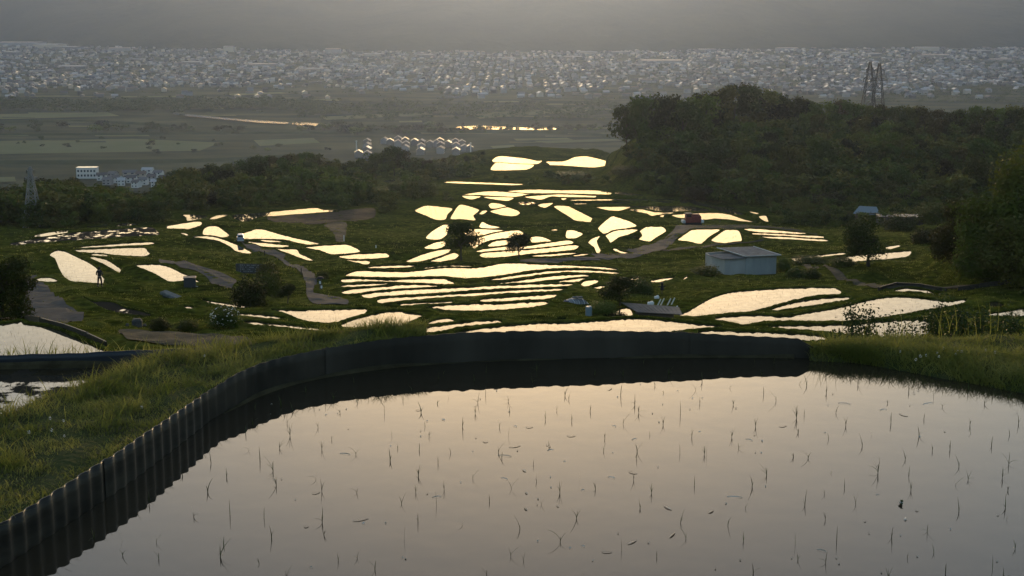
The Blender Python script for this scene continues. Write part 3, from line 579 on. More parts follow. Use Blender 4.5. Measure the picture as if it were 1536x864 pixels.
# ---------------------------------------------------------------- nearest paddy, its water, banks and sheet walls
def flat_sheet(name, W, z, m, cuts=0):
    v, f = fill_poly(W, z); f = [t if ((W[t[1]][0]-W[t[0]][0])*(W[t[2]][1]-W[t[0]][1]) - (W[t[1]][1]-W[t[0]][1])*(W[t[2]][0]-W[t[0]][0])) > 0 else t[::-1] for t in f]
    return tag(link(name, mesh(name, v, f, m)), kind='structure')
flat_sheet('paddy_water', front_poly, WATER_Z, 'water'); flat_sheet('paddy_water', mud_poly, MUD_Z, 'water_mud_near')

def path_len(P):
    return np.concatenate([[0], np.cumsum(np.linalg.norm(np.diff(P, axis=0), axis=1))])
def along(P, c, s): return np.array([np.interp(s, c, P[:, 0]), np.interp(s, c, P[:, 1])]).T
def smooth_line(P, n=8):
    out = []
    for i in range(len(P) - 1):
        p0, p1, p2, p3 = P[max(i - 1, 0)], P[i], P[i + 1], P[min(i + 2, len(P) - 1)]
        for t in np.arange(n) / n:
            out.append(.5 * (2 * p1 + (p2 - p0) * t + (2 * p0 - 5 * p1 + 4 * p2 - p3) * t * t + (3 * p1 - p0 - 3 * p2 + p3) * t ** 3))
    return np.array(out + [P[-1]])
TOPL = np.array([(-60, 822), (0, 790), (41, 765), (109, 724), (186, 673), (240, 637), (277, 611), (337, 574), (356, 561), (390, 547), (428, 536), (459, 529), (500, 520), (549, 512.5), (605, 505), (647, 501.5), (690, 498.5), (800, 497), (1005, 497.5), (1084, 501), (1153, 504), (1195, 507), (1215, 518), (1240, 533), (1300, 536)], float)
wl = smooth_line(np.array([xy(p, WATER_Z) for p in WL])); wc = path_len(wl)
def wall_top(p):
    x, _ = project(np.array([p[0], p[1], WATER_Z])); y = np.interp(x, TOPL[:, 0], TOPL[:, 1]); r = ray(x, y); return r[2] * p[1] / r[1]
def sheet_wall(root, line, cum, ztop_fn, zbot, plen, pitch_fn, mat_fn, name='corrugated_panel', silt=True, tilt=0.0):
    total = cum[-1]; s0 = 0.0; k = 0
    while s0 < total - .05:
        s1 = min(s0 + plen * random.uniform(.95, 1.05), total); n = max(int((s1 - s0) / .010), 8)
        s = np.linspace(max(s0 - .012, 0), min(s1 + .012, total), n); P = along(line, cum, s); Tn = np.gradient(P, axis=0); Tn /= np.linalg.norm(Tn, axis=1, keepdims=True); N = np.stack([Tn[:, 1], -Tn[:, 0]], 1)
        amp, pitch = pitch_fn(s0 / total); amp *= random.uniform(.92, 1.08); ph = s / pitch * 2 * np.pi
        shift = .0022 * (1 if k % 2 else -1) + random.uniform(-.0006, .0006)
        off = amp * np.sin(ph) + shift; ridge = amp * np.sin(ph)
        zt = np.array([ztop_fn(p) for p in P]) + .0025 * np.sin(ph + .6) + random.uniform(-.003, .003) + .002 * np.sin(s * 9) + .004 * np.sin(s * 2.1 + k) * (amp < .004)
        lo = P + N * off[:, None]
        zl = [(0.0, 1.0), (.45, 1.0), (.85, 1.0), (1.0, 1.0)]; vs = []
        for side, th in ((0, 0.0), (1, -.006)):
            for t, _ in zl: vs.append(np.column_stack([lo + N * th, zbot + (zt - zbot) * t]))
        vs = np.vstack(vs); q = np.arange(n - 1); fs = []
        for side in (0, 1):
            for j in range(3):
                a = (side * 4 + j) * n; F4 = np.stack([a + q, a + q + 1, a + n + q + 1, a + n + q], 1); fs.append(F4 if side == 0 else F4[:, ::-1])
        a, b = 3 * n, 7 * n; fs.append(np.stack([a + q, a + q + 1, b + q + 1, b + q], 1))
        o = link(name, mesh(name, vs, np.vstack(fs), mat_fn(s0 / total), smooth=True), root)
        s0 = s1; k += 1
front_wall = empty('sheet_wall', (0, 0, 0), 'dark corrugated plastic sheet wall curving round the far and left edge of the nearest paddy', 'retaining wall')
sheet_wall(front_wall, wl, wc, wall_top, WATER_Z - .2, 1.18, lambda f: (float(np.interp(f, [0, .25, .42, .6], [.0078, .0070, .0038, .0022])), .104), lambda f: 'sheet' if f < .24 else 'sheet_mid' if f < .40 else 'sheet_mud')
# silt line left on the middle of the wall, just above the water
def silt_strip(line, cum, a, b, zlo, hfun, root, off=.006):
    s = np.linspace(a * cum[-1], b * cum[-1], 160); P = along(line, cum, s); Tn = np.gradient(P, axis=0); Tn /= np.linalg.norm(Tn, axis=1, keepdims=True); N = np.stack([Tn[:, 1], -Tn[:, 0]], 1)
    hh = np.array([hfun(x) for x in s]); n = len(s)
    vs = np.vstack([np.column_stack([P + N * (off + .03), np.full(n, zlo - .03)]), np.column_stack([P + N * (off + .016), zlo + hh * .6]), np.column_stack([P + N * off, zlo + hh])])
    q = np.arange(n - 1); fs = np.vstack([np.stack([j * n + q, j * n + q + 1, (j + 1) * n + q + 1, (j + 1) * n + q], 1) for j in (0, 1)])
    return link('silt_crust', mesh('silt_crust', vs, fs, 'soil'), root)
silt_strip(wl, wc, .38, .97, WATER_Z, lambda s: .010 + .009 * math.sin(s * 2.3) + .006 * math.sin(s * 7.1), front_wall)

# second wall: blue-black sheet at the back of the muddy paddy
bl = smooth_line(np.array([xy(p, MUD_Z) for p in [(-220, 557), (0, 553), (120, 551), (250, 546), (400, 537), (520, 524)]])); bc = path_len(bl)
BT = np.array([(-300, 540), (0, 533), (150, 527.5), (250, 524), (350, 521), (480, 519), (560, 517)], float)
def bt(p):
    x, _ = project(np.array([p[0], p[1], MUD_Z])); y = np.interp(x, BT[:, 0], BT[:, 1]); r = ray(x, y); return r[2] * p[1] / r[1]
back_wall = empty('sheet_wall', (0, 0, 0), 'blue black sheet wall behind the muddy paddy at the left, below the tall grass', 'retaining wall')
sheet_wall(back_wall, bl, bc, bt, MUD_Z - .2, 1.9, lambda f: (.002, .3), lambda f: 'sheet_blue', name='sheet_panel')
silt_strip(bl, bc, .2, .9, MUD_Z, lambda s: .05 + .025 * math.sin(s * 1.1 + 1) + .012 * math.sin(s * 4.1), back_wall, .004)

def bank(name, inner, outer, z_in, z_out, zdrop, m='bank'):
    """a raised bank between two lines with an uneven top and a falling back"""
    n = 90; a = resample_open(inner, n); b = resample_open(outer, n); vs = []
    for t in np.linspace(0, 1, 9):
        P = a + (b - a) * t; zz = z_in + (z_out - z_in) * t
        vs.append(np.column_stack([P, zz + (.018 * np.sin(P[:, 0] * 9 + P[:, 1] * 4) + .014 * np.sin(P[:, 0] * 17 - P[:, 1] * 11)) * (0 if t < .1 else 1)]))
    back = b + (b - a) / (np.linalg.norm(b - a, axis=1, keepdims=True) + 1e-6) * .9
    vs.append(np.column_stack([(b + back) / 2, (np.asarray(z_out) * .45 + zdrop * .55) * np.ones(n)])); vs.append(np.column_stack([back, np.full(n, zdrop)]))
    q = np.arange(n - 1); k = len(vs); vs = np.vstack(vs)
    fs = np.vstack([np.stack([j * n + q, j * n + q + 1, (j + 1) * n + q + 1, (j + 1) * n + q], 1)[:, ::-1] for j in range(k - 1)])
    o = link(name, mesh(name, vs, fs, m, smooth=True)); tag(o, kind='structure'); return a, b
def resample_open(P, n):
    P = np.asarray(P, float); c = path_len(P); return along(P, c, np.linspace(0, c[-1], n))
# left grass bank: from the wall's top to its far rim
isel = [i for i, p in enumerate(wl) if project(np.array([p[0], p[1], WATER_Z]))[0] < 640]
in_l = wl[isel]; 
TnL = np.gradient(in_l, axis=0); TnL /= np.linalg.norm(TnL, axis=1, keepdims=True); NL = np.stack([-TnL[:, 1], TnL[:, 0]], 1)
in_l = in_l + NL * .022
zin_l = np.array([wall_top(p) for p in in_l]) - .012
out_l = np.array([xy(p, -2.06) for p in [(-80, 640), (0, 620), (37, 609), (94, 592), (150, 575), (180, 562), (240, 542), (300, 530), (380, 520), (450, 510), (520, 505), (560, 503), (640, 498.5)]])
za = np.interp(np.linspace(0, 1, 90), np.linspace(0, 1, len(zin_l)), zin_l)
La, Lb = bank('grass_bank', in_l, out_l, za, np.interp(np.linspace(0, 1, 90), [0, .6, 1], [-2.07, -2.05, -2.03]), -3.7)
# earth bank behind the middle of the wall
isel = [i for i, p in enumerate(wl) if project(np.array([p[0], p[1], WATER_Z]))[0] > 600]
in_m = wl[isel] + np.array([0, .022]); zm = np.array([wall_top(p) for p in in_m]) - .065
zmr = np.interp(np.linspace(0, 1, 90), np.linspace(0, 1, len(zm)), zm)
bank('grass_bank', in_m, in_m + np.array([.03, .30]), zmr, zmr - .04, -3.9)
# right grass bank
in_r = smooth_line(np.array([xy(p, WATER_Z) for p in [(1215, 541), (1260, 543)] + RL])); out_r = smooth_line(np.array([xy(p, -2.125) for p in [(1215, 512), (1300, 507), (1370, 504), (1440, 503), (1536, 503), (1640, 506)]]))
def bank_r():
    n = 90; a = resample_open(in_r, n); b = resample_open(out_r, n); vs = []
    zt = -2.15
    for t, zz in ((-.12, WATER_Z - .12), (0, WATER_Z + .0), (.1, WATER_Z + .035), (.22, WATER_Z + .055), (.4, WATER_Z + .065), (.6, zt - .005), (.8, zt), (1, zt), (1.6, zt - .25), (3.2, zt - 1.7)):
        P = a + (b - a) * t; vs.append(np.column_stack([P, zz + .015 * np.sin(P[:, 0] * 11 + 5 * t) + .01 * np.sin(P[:, 0] * 23)]))
    q = np.arange(n - 1); k = len(vs); vs = np.vstack(vs)
    fs = np.vstack([np.stack([j * n + q, j * n + q + 1, (j + 1) * n + q + 1, (j + 1) * n + q], 1) for j in range(k - 1)])
    tag(link('grass_bank', mesh('grass_bank', vs, fs, 'bank', smooth=True)), kind='structure'); return a, b
Ra, Rb = bank_r()

# ---------------------------------------------------------------- grass on the near banks
def scatter_between(a, b, n, t0=0.0, t1=1.0, z0=None, z1=None):
    u = RNG.uniform(0, len(a) - 1.001, n); i = u.astype(int); fr = (u - i)[:, None]; t = RNG.uniform(t0, t1, n)[:, None]
    pa = a[i] * (1 - fr) + a[i + 1] * fr; pb = b[i] * (1 - fr) + b[i + 1] * fr; P = pa + (pb - pa) * t
    za_ = np.interp(u, np.arange(len(a)), z0) if np.ndim(z0) else np.full(n, z0); zb_ = np.interp(u, np.arange(len(a)), z1) if np.ndim(z1) else np.full(n, z1)
    return np.column_stack([P, za_ + (zb_ - za_) * t[:, 0]]), t[:, 0], u
zo_l = np.interp(np.linspace(0, 1, 90), [0, .6, 1], [-2.07, -2.05, -2.03])
P, t, u = scatter_between(La, Lb, 42000, .04, 1.12, za, zo_l); P[:, 2] -= np.where(t > 1, (t - 1) * 1.2, 0) + .005
cl = np.sin(P[:, 0] * 7 + 3 * np.sin(P[:, 1] * 5)) * np.sin(P[:, 1] * 9 + P[:, 0] * 3)
hgt = RNG.uniform(.02, .055, len(P)) * (1 + .5 * cl) * (1 + .8 * (t > .8)) * (1 - .35 * (t < .25)); wid = RNG.uniform(.003, .006, len(P))
dry = RNG.random(len(P)) < (.30 + .35 * (cl < -.1))
tag(link('grass', blades(P[~dry], hgt[~dry], wid[~dry], RNG.uniform(.2, 1.3, (~dry).sum()), 'blade', 'grass', 3)), kind='stuff', label='short green grass covering the left bank beside the sheet wall', cat='grass')
tag(link('grass', blades(P[dry], hgt[dry] * .8, wid[dry] * .8, RNG.uniform(.8, 2.2, dry.sum()), 'blade_dry', 'grass', 3)), kind='stuff', label='dry straw coloured grass matted on the left bank', cat='grass')
P, t, u = scatter_between(La, Lb, 420, .85, 1.1, za, zo_l); hg = RNG.uniform(.06, .14, len(P)); P[:, 2] -= .02
tag(link('grass', blades(P, hg, RNG.uniform(.004, .008, len(P)), RNG.uniform(.2, .8, len(P)), 'blade', 'grass', 4)), kind='stuff', label='taller grass stalks along the far rim of the left bank', cat='grass')
# tall grass beyond the blue-black wall
q = RNG.uniform(0, bc[-1], 700); P = along(bl, bc, q) + np.column_stack([RNG.uniform(-.05, .05, 700), RNG.uniform(.02, .35, 700)]); zt_ = np.array([bt(p) for p in along(bl, bc, q)])
P = np.column_stack([P, zt_ - .12]); hg = RNG.uniform(.12, .27, 700) * RNG.uniform(.5, 1.1, 700)
tag(link('grass', blades(P, hg, RNG.uniform(.006, .012, 700), RNG.uniform(.1, .7, 700), 'blade', 'grass', 4)), kind='stuff', label='thin tall grass growing behind the blue black wall', cat='grass')
# right bank
P, t, u = scatter_between(Ra, Rb, 26000, .02, 1.5, WATER_Z, -2.02)
zz = np.interp(t, [0, .1, .22, .4, .6, 1, 1.5], [WATER_Z, WATER_Z + .035, WATER_Z + .055, WATER_Z + .065, -2.155, -2.15, -2.3]); P[:, 2] = zz - .01
cl = np.sin(P[:, 0] * 6) * np.sin(P[:, 0] * 2.3 + P[:, 1] * 5)
hgt = RNG.uniform(.025, .075, len(P)) * (1 + .5 * cl) * np.clip(u / 10, .5, 1); dry = RNG.random(len(P)) < .25
tag(link('grass', blades(P[~dry], hgt[~dry], RNG.uniform(.003, .007, (~dry).sum()), RNG.uniform(.2, 1.2, (~dry).sum()), 'blade', 'grass', 3)), kind='stuff', label='green grass tussocks on the right bank overhanging the water', cat='grass')
tag(link('grass', blades(P[dry], hgt[dry], RNG.uniform(.002, .005, dry.sum()), RNG.uniform(.6, 2., dry.sum()), 'blade_dry', 'grass', 3)), kind='stuff', label='dry grass mixed into the right bank', cat='grass')
P, t, u = scatter_between(Ra, Rb, 5000, -.02, .5, WATER_Z, -2.02); P[:, 2] = np.interp(t, [-.02, .1, .22, .5], [WATER_Z - .02, WATER_Z + .03, WATER_Z + .05, -2.13]); ul = u
tag(link('grass', blades(P, RNG.uniform(.04, .12, 5000) * np.clip(ul / 8, .5, 1), RNG.uniform(.003, .007, 5000), RNG.uniform(.4, 1.6, 5000), 'blade', 'grass', 4)), kind='stuff', label='long grass drooping from the right bank over the water edge', cat='grass')
P, t, u = scatter_between(Ra, Rb, 170, .3, 1.6, WATER_Z, -2.02); P[:, 2] = -2.2; P = P[np.argsort(u)][:110]
tag(link('grass', blades(P, RNG.uniform(.10, .27, 110), RNG.uniform(.003, .006, 110), RNG.uniform(.1, .5, 110), 'blade', 'grass', 5)), kind='stuff', label='tall thin grass stems at the left end of the right bank', cat='grass')
P, t, u = scatter_between(La, Lb, 420, .0, .03, za, zo_l)
tag(link('grass', blades(P, RNG.uniform(.03, .075, 420), RNG.uniform(.003, .005, 420), RNG.uniform(.5, 1.8, 420), 'blade', 'grass', 4)), kind='stuff', label='grass leaning over the top of the corrugated wall', cat='grass')
# clumps of longer grass
CP_ = []
for a_, b_, z0_, z1_, nn_, tr_ in ((Ra, Rb, WATER_Z + .02, -2.15, 34, (.02, .9)), (La, Lb, za, zo_l, 40, (.35, 1.05))):
    Q_, t_, u_ = scatter_between(a_, b_, nn_, tr_[0], tr_[1], z0_, z1_)
    for q_ in Q_: CP_.append(np.column_stack([RNG.normal(q_[0], .045, 34), RNG.normal(q_[1], .035, 34), np.full(34, q_[2] - .02)]))
CP_ = np.vstack(CP_)
tag(link('grass', blades(CP_, RNG.uniform(.05, .15, len(CP_)), RNG.uniform(.003, .007, len(CP_)), RNG.uniform(.2, 1.1, len(CP_)), 'blade', 'grass', 4)), kind='stuff', label='clumps of longer grass standing out of both near banks', cat='grass')
# clover flowers
def clover(p, k):
    mb = MB(); mb.tube(p, (p[0], p[1], p[2] + .06 * k), .0012, .001, 4, 0)
    o = empty('clover_flower', p, 'small white clover flower head standing in the grass of the near bank', 'flower', 'clover flowers on the near banks')
    s = MB(); s.tube((0, 0, 0), (0, 0, .05 * k), .0014, .001, 4); s.build('stem', 'clover', o)
    h = MB()
    for j in range(26):
        a = RNG.normal(0, 1, 3); a /= np.linalg.norm(a); c = np.array([0, 0, .058 * k]) + a * .008 * k; b = np.cross(a, (0, 0, 1)); b /= np.linalg.norm(b) + 1e-9
        e = a * .006 * k; h.add([c - b * .002 * k, c + b * .002 * k, c + e + b * .001, c + e - b * .001], [(0, 1, 2, 3)])
    h.build('flower_head', 'petal', o)
for (px_, py_) in [(1373, 541), (1389, 533), (1405, 530), (1433, 531), (1442, 529), (1408, 536), (1380, 536), (1436, 527), (1350, 527), (1478, 527), (1492, 531), (1415, 524)]:
    p = at_z(px_, py_ + 8, -2.135); clover(tuple(p), random.uniform(.5, .75))
for (px_, py_) in [(44, 655), (78, 652), (76, 634), (307, 537), (213, 616), (96, 636), (97, 658)]:
    p = at_z(px_, py_ + 4, -2.045); clover(tuple(p), random.uniform(.45, .65))

# ---------------------------------------------------------------- rice seedlings in the nearest paddy
def seedling_mesh(k):
    rg = random.Random(100 + k); mb = MB(); nb = rg.choice([1, 2, 3, 3, 4, 5, 6])
    for b in range(nb):
        a = rg.uniform(0, 2 * math.pi); hh = rg.uniform(.03, .078) * rg.choice([.6, 1, 1]); lean = rg.choice([.06, .12, .2, .3, .45, .7, 1.1]) * rg.uniform(.7, 1.2); wd = rg.uniform(.0018, .0036)
        fl = rg.random() < .3; pts = []
        for j in range(7):
            t = j / 6; r_ = lean * hh * t ** 1.6; z_ = hh * (t - (.5 if fl else .15) * lean * t ** 2.2) ; z_ = max(z_, .001 if j else -.01)
            pts.append((r_ * math.cos(a), r_ * math.sin(a), z_))
        sx, sy = -math.sin(a), math.cos(a)
        vs = []
        for j, p in enumerate(pts):
            ww = wd * (1 - (j / 6) ** 2) * .5 + .0003
            vs += [(p[0] - sx * ww, p[1] - sy * ww, p[2]), (p[0] + sx * ww, p[1] + sy * ww, p[2]), (p[0], p[1], p[2] + ww * .8)]
        fs = []
        for j in range(6):
            for c in range(3): fs.append((3*j + c, 3*j + (c + 1) % 3, 3*j + 3 + (c + 1) % 3, 3*j + 3 + c))
        mb.add(vs, fs)
    return mesh('rice_seedling', mb.v, mb.f, 'seedling')
SM = [seedling_mesh(k) for k in range(26)]
cnt = 0
gx = np.arange(-3.0, 3.6, .225); gy = np.arange(4.9, 9.0, .21)
for iy, y_ in enumerate(gy):
    for x_ in gx:
        X_ = x_ + random.gauss(0, .05) + .06 * (iy % 3); Y_ = y_ + random.gauss(0, .05)
        if random.random() < .22: continue
        if not inside(np.array([X_]), np.array([Y_]), front_poly)[0] or seg_dist(np.array([X_]), np.array([Y_]), front_poly)[0] < .12: continue
        qx, qy = project(np.array([X_, Y_, WATER_Z]))
        if not (-20 < qx < 1556 and qy < 885): continue
        k = random.uniform(.6, 1.08)
        o = link('rice_seedling', random.choice(SM), None, (X_, Y_, WATER_Z), random.uniform(0, 6.28), (k, k, k))
        tag(o, 'thin young rice seedling standing in the still water of the nearest paddy', 'seedling', 'rice seedlings in the nearest paddy'); cnt += 1
# straw scraps and leaf bits afloat
def scrap_mesh(n):
    mb = MB()
    for _ in range(n):
        while True:
            qx, qy = random.uniform(380, 1500), random.uniform(575, 860); p = at_z(qx, qy, WATER_Z)
            if random.random() < .18: qx, qy = random.gauss(0, 1) * 130 + 800, random.gauss(700, 30); p = at_z(qx, qy, WATER_Z)
            if inside(np.array([p[0]]), np.array([p[1]]), front_poly)[0]: break
        a = random.uniform(0, 6.28); l_ = random.choice([.004, .005, .006, .008, .018, .028]) * random.uniform(.7, 1.3); w_ = random.uniform(.002, .004); ca, sa = math.cos(a), math.sin(a)
        z0 = WATER_Z + .001; vs = []
        for u_, ww, zz in ((-1, .2, .001), (-.4, 1, .004), (.3, .9, .005), (1, .15, .002)):
            for s_ in (-1, 1): vs.append((p[0] + u_ * l_ * ca - s_ * ww * w_ * sa, p[1] + u_ * l_ * sa + s_ * ww * w_ * ca, z0 + zz - .002 * (s_ < 0)))
        mb.add(vs, [(0, 1, 3, 2), (2, 3, 5, 4), (4, 5, 7, 6)])
    return mb
tag(scrap_mesh(120).build('floating_debris', 'scrap'), 'pale straw and leaf scraps floating on the nearest paddy', 'debris', kind='stuff')
# the crumpled leaf floating at the right
p = at_z(1350, 757, WATER_Z); lf = MB()
for j in range(14):
    a = random.uniform(0, 6.28); b = random.uniform(0, 6.28); r_ = .009; c = (p[0] + random.uniform(-.008, .008), p[1] + random.uniform(-.006, .006), WATER_Z + random.uniform(.002, .018))
    e1 = Vector((math.cos(a), math.sin(a), random.uniform(-.4, .6))) * r_; e2 = Vector((-math.sin(a), math.cos(a), random.uniform(-.6, .6))) * r_ * .7; c = Vector(c)
    lf.add([c - e1, c - e2, c + e1, c + e2], [(0, 1, 2, 3)], j % 2)
tag(lf.build('floating_leaf', ['petal', 'leafn']), 'crumpled half white leaf floating by a seedling at the right of the nearest paddy', 'leaf')

# ---------------------------------------------------------------- roads and tracks, draped a little above the hillside
def drape(name, pts, m, lift=.07, n=4):
    W = [hit(x, y) for x, y in pts]; W2 = catmull(np.array([(p.x, p.y) for p in W]), n)
    v, f = fill_poly(W2, 0); import bmesh
    bm = bmesh.new(); vv = [bm.verts.new(c) for c in v]
    for t in f:
        try: bm.faces.new([vv[i] for i in t])
        except ValueError: pass
    for _ in range(4):
        d = np.mean([p.y for p in W]); lim = max(1.0, .010 * d)
        ed = [e for e in bm.edges if e.calc_length() > lim]
        if not ed or len(bm.faces) > 12000: break
        bmesh.ops.subdivide_edges(bm, edges=ed, cuts=1, use_grid_fill=False); bmesh.ops.triangulate(bm, faces=[q for q in bm.faces if len(q.verts) > 3])
    for q in bm.verts: q.co.z = ground(q.co.x, q.co.y) + lift
    bmesh.ops.recalc_face_normals(bm, faces=bm.faces)
    me = bpy.data.meshes.new(name); bm.to_mesh(me); bm.free(); me.materials.append(M[m])
    return tag(link(name, me), kind='structure')
drape('path', [(40, 420), (60, 423), (75, 436), (95, 450), (112, 465), (125, 480), (26, 484), (38, 445)], 'asphalt')
drape('path', [(178, 497), (210, 496), (300, 503), (370, 507), (370, 517), (230, 516), (190, 510)], 'gravel')
drape('road', B([(0, 428), (100, 443), (250, 468), (400, 512), (548, 580), (520, 632), (430, 622), (350, 575), (230, 505), (120, 470), (0, 452)]), 'asphalt')
drape('road', B([(545, 285), (620, 300), (720, 340), (830, 362), (905, 395), (890, 430), (1000, 470), (1110, 530), (1130, 600), (1105, 672), (1300, 705), (1360, 740), (1300, 755), (1150, 755), (1060, 700), (1050, 600), (1010, 520), (880, 445), (820, 405), (720, 372), (600, 320)]), 'asphalt')
drape('road', [(780, 391), (840, 388), (930, 381), (975, 367), (1000, 355), (1012, 343), (1024, 338), (1042, 339), (1030, 348), (1012, 362), (995, 374), (960, 385), (900, 391), (840, 394), (785, 395)], 'asphalt')
drape('road', [(1024, 338), (1060, 338), (1130, 339), (1180, 342), (1215, 350), (1225, 356), (1180, 347), (1130, 343.5), (1060, 343), (1030, 343)], 'gravel')
drape('path', [(486, 338), (519, 334), (520, 345), (516, 362), (505, 363), (500, 350)], 'gravel')
drape('path', J([(-60, 170), (100, 180), (200, 215), (330, 285), (480, 322), (800, 335), (1060, 330), (1200, 335), (1100, 350), (600, 350), (430, 345), (300, 305), (150, 235), (-40, 195)]), 'gravel')
drape('field', B([(780, 115), (1000, 98), (1300, 80), (1536, 60), (1536, 130), (1300, 150), (1000, 165), (800, 150)]), 'tilled')
drape('path', [(995, 374), (1030, 371), (1075, 366), (1140, 360), (1142, 362.5), (1075, 369), (1030, 374), (998, 377)], 'gravel', .1)

# ---------------------------------------------------------------- trees
def crown_mesh(seed, n, leaf, lobes=9, rx=.36, z0=.22, z1=1.0, mat_name='leaf1', flat=.8, zlo=.2):
    rg = np.random.default_rng(seed); C_ = []; 
    for k in range(lobes):
        t = k / max(lobes - 1, 1); zz = z0 + (z1 - z0) * (zlo + (.82 - zlo) * rg.random() if k else .72)
        rad = rx * (1 - .45 * abs((zz - z0) / (z1 - z0) - .42) * 1.6) * math.sqrt(rg.random()) * .8; a = rg.uniform(0, 6.28)
        C_.append((rad * math.cos(a), rad * math.sin(a), zz, rx * rg.uniform(.34, .6)))
    C_ = np.array(C_); k = rg.integers(0, lobes, n); d = rg.normal(0, 1, (n, 3)); d /= np.linalg.norm(d, axis=1, keepdims=True)
    rr = C_[k, 3] * (rg.random(n) ** .35) * rg.uniform(.75, 1.12, n)
    P = C_[k, :3] + d * rr[:, None] * np.array([1, 1, flat]); keep = P[:, 2] > z0 * .55; P = P[keep]; d = d[keep]; n = len(P)
    nn = d + rg.normal(0, .55, (n, 3)) + np.array([0, 0, .25]); nn /= np.linalg.norm(nn, axis=1, keepdims=True)
    r_ = rg.normal(0, 1, (n, 3)); u = np.cross(nn, r_); u /= np.linalg.norm(u, axis=1, keepdims=True); v = np.cross(nn, u)
    s = leaf * rg.uniform(.6, 1.35, n)[:, None]
    V = np.stack([P - u * s, P - v * s * .55 + nn * s * .15, P + u * s, P + v * s * .55 + nn * s * .15], 1).reshape(-1, 3)
    return mesh('crown', V, np.arange(4 * n).reshape(-1, 4), mat_name)
def trunk_mesh(seed, h=.6, r=.022, limbs=5, rx=.3):
    rg = random.Random(seed); mb = MB(); p = Vector((0, 0, -.04)); rad = r
    for j in range(4):
        q = p + Vector((rg.uniform(-.015, .015), rg.uniform(-.015, .015), (h + .04) / 4)); mb.tube(p, q, rad, rad * .8, 7, caps=(j == 0)); p = q; rad *= .8
    for j in range(limbs):
        a = rg.uniform(0, 6.28); b = Vector((0, 0, h * rg.uniform(.4, .95))); e = b + Vector((math.cos(a) * rx * rg.uniform(.5, .95), math.sin(a) * rx * rg.uniform(.5, .95), rg.uniform(.1, .3)))
        m_ = (b + e) / 2 + Vector((0, 0, -.02)); mb.tube(b, m_, r * .5, r * .35, 5, caps=False); mb.tube(m_, e, r * .35, r * .12, 5)
    return mesh('trunk', mb.v, mb.f, 'bark')
def conifer_mesh(seed, n=700):
    rg = np.random.default_rng(seed); z = .1 + .9 * rg.random(n) ** 1.15; tier = np.sin(z * 52) * .5 + .5
    r_ = (.20 * (1 - z) ** .85 + .012) * (.55 + .45 * tier) * rg.uniform(.5, 1.05, n); a = rg.uniform(0, 6.28, n)
    P = np.stack([r_ * np.cos(a), r_ * np.sin(a), z - .12 * r_], 1); out = np.stack([np.cos(a), np.sin(a), -.5 + 0 * a], 1); sd = np.stack([-np.sin(a), np.cos(a), rg.normal(0, .4, n)], 1)
    s = .026 * rg.uniform(.7, 1.3, n)[:, None] * (1.3 - .7 * z[:, None])
    V = np.stack([P - out * s, P - sd * s * .5, P + out * s, P + sd * s * .5], 1).reshape(-1, 3)
    return mesh('crown', V, np.arange(4 * n).reshape(-1, 4), 'conifer')
CR = [crown_mesh(20 + k, 1500, .034, 10 + k % 4, .36 + .03 * (k % 3), .16, 1.0, ['leaf1', 'leaf2', 'leaf1', 'leaf3', 'leaf2', 'leaf1', 'leaf3'][k % 7]) for k in range(9)]
TR = [trunk_mesh(40 + k) for k in range(4)]
CF = [conifer_mesh(60 + k) for k in range(3)]
TONE = {'leaf1': 'dark green', 'leaf2': 'mid green', 'leaf3': 'olive green', 'conifer': 'dark'}
MARKS_R = [(-999, 975, 'at its left end'), (975, 1045, 'below the tall corner clump'), (1045, 1160, 'under its highest crowns'), (1160, 1285, 'left of the paired pylons'), (1285, 1340, 'below the paired pylons'), (1340, 1440, 'right of the paired pylons'), (1440, 9999, 'near the right edge')]
MARKS_L = [(-999, 30, 'at the far left edge'), (30, 75, 'round the pale pylon'), (75, 160, 'before the white flat block'), (160, 250, 'before the hamlet'), (250, 340, 'above the left terraces'), (340, 450, 'under the rounded hilltop'), (450, 560, 'right of the rounded hilltop'), (560, 9999, 'below the estate of gabled houses')]
def forest_label(px, d, h, crown, side):
    size = 'small' if h < 7.5 else 'medium' if h < 11 else 'large'; tone = TONE[crown.materials[0].name if crown.materials[0].name in TONE else {'leaf_dark': 'leaf1', 'leaf_mid': 'leaf2', 'leaf_olive': 'leaf3', 'needle': 'conifer'}[crown.materials[0].name]]
    row = 'atop' if d > lut(DRID, px) - 30 else 'high in' if d > 440 else 'midway in' if d > 390 else 'low in'
    where = next(w_ for a, b, w_ in (MARKS_R if side else MARKS_L) if a <= px < b)
    return f"{size} {tone} tree {row} the {'right' if side else 'left'} wood {where}"
def tree(x, y, z, h, wk, label, group, crown=None, trunk=None, name='forest_tree', cat='tree'):
    o = empty(name, (x, y, z), label, cat, group, random.uniform(0, 6.28), (h * wk, h * wk, h))
    link('crown', crown or random.choice(CR), o); link('trunk', trunk or random.choice(TR), o); return o
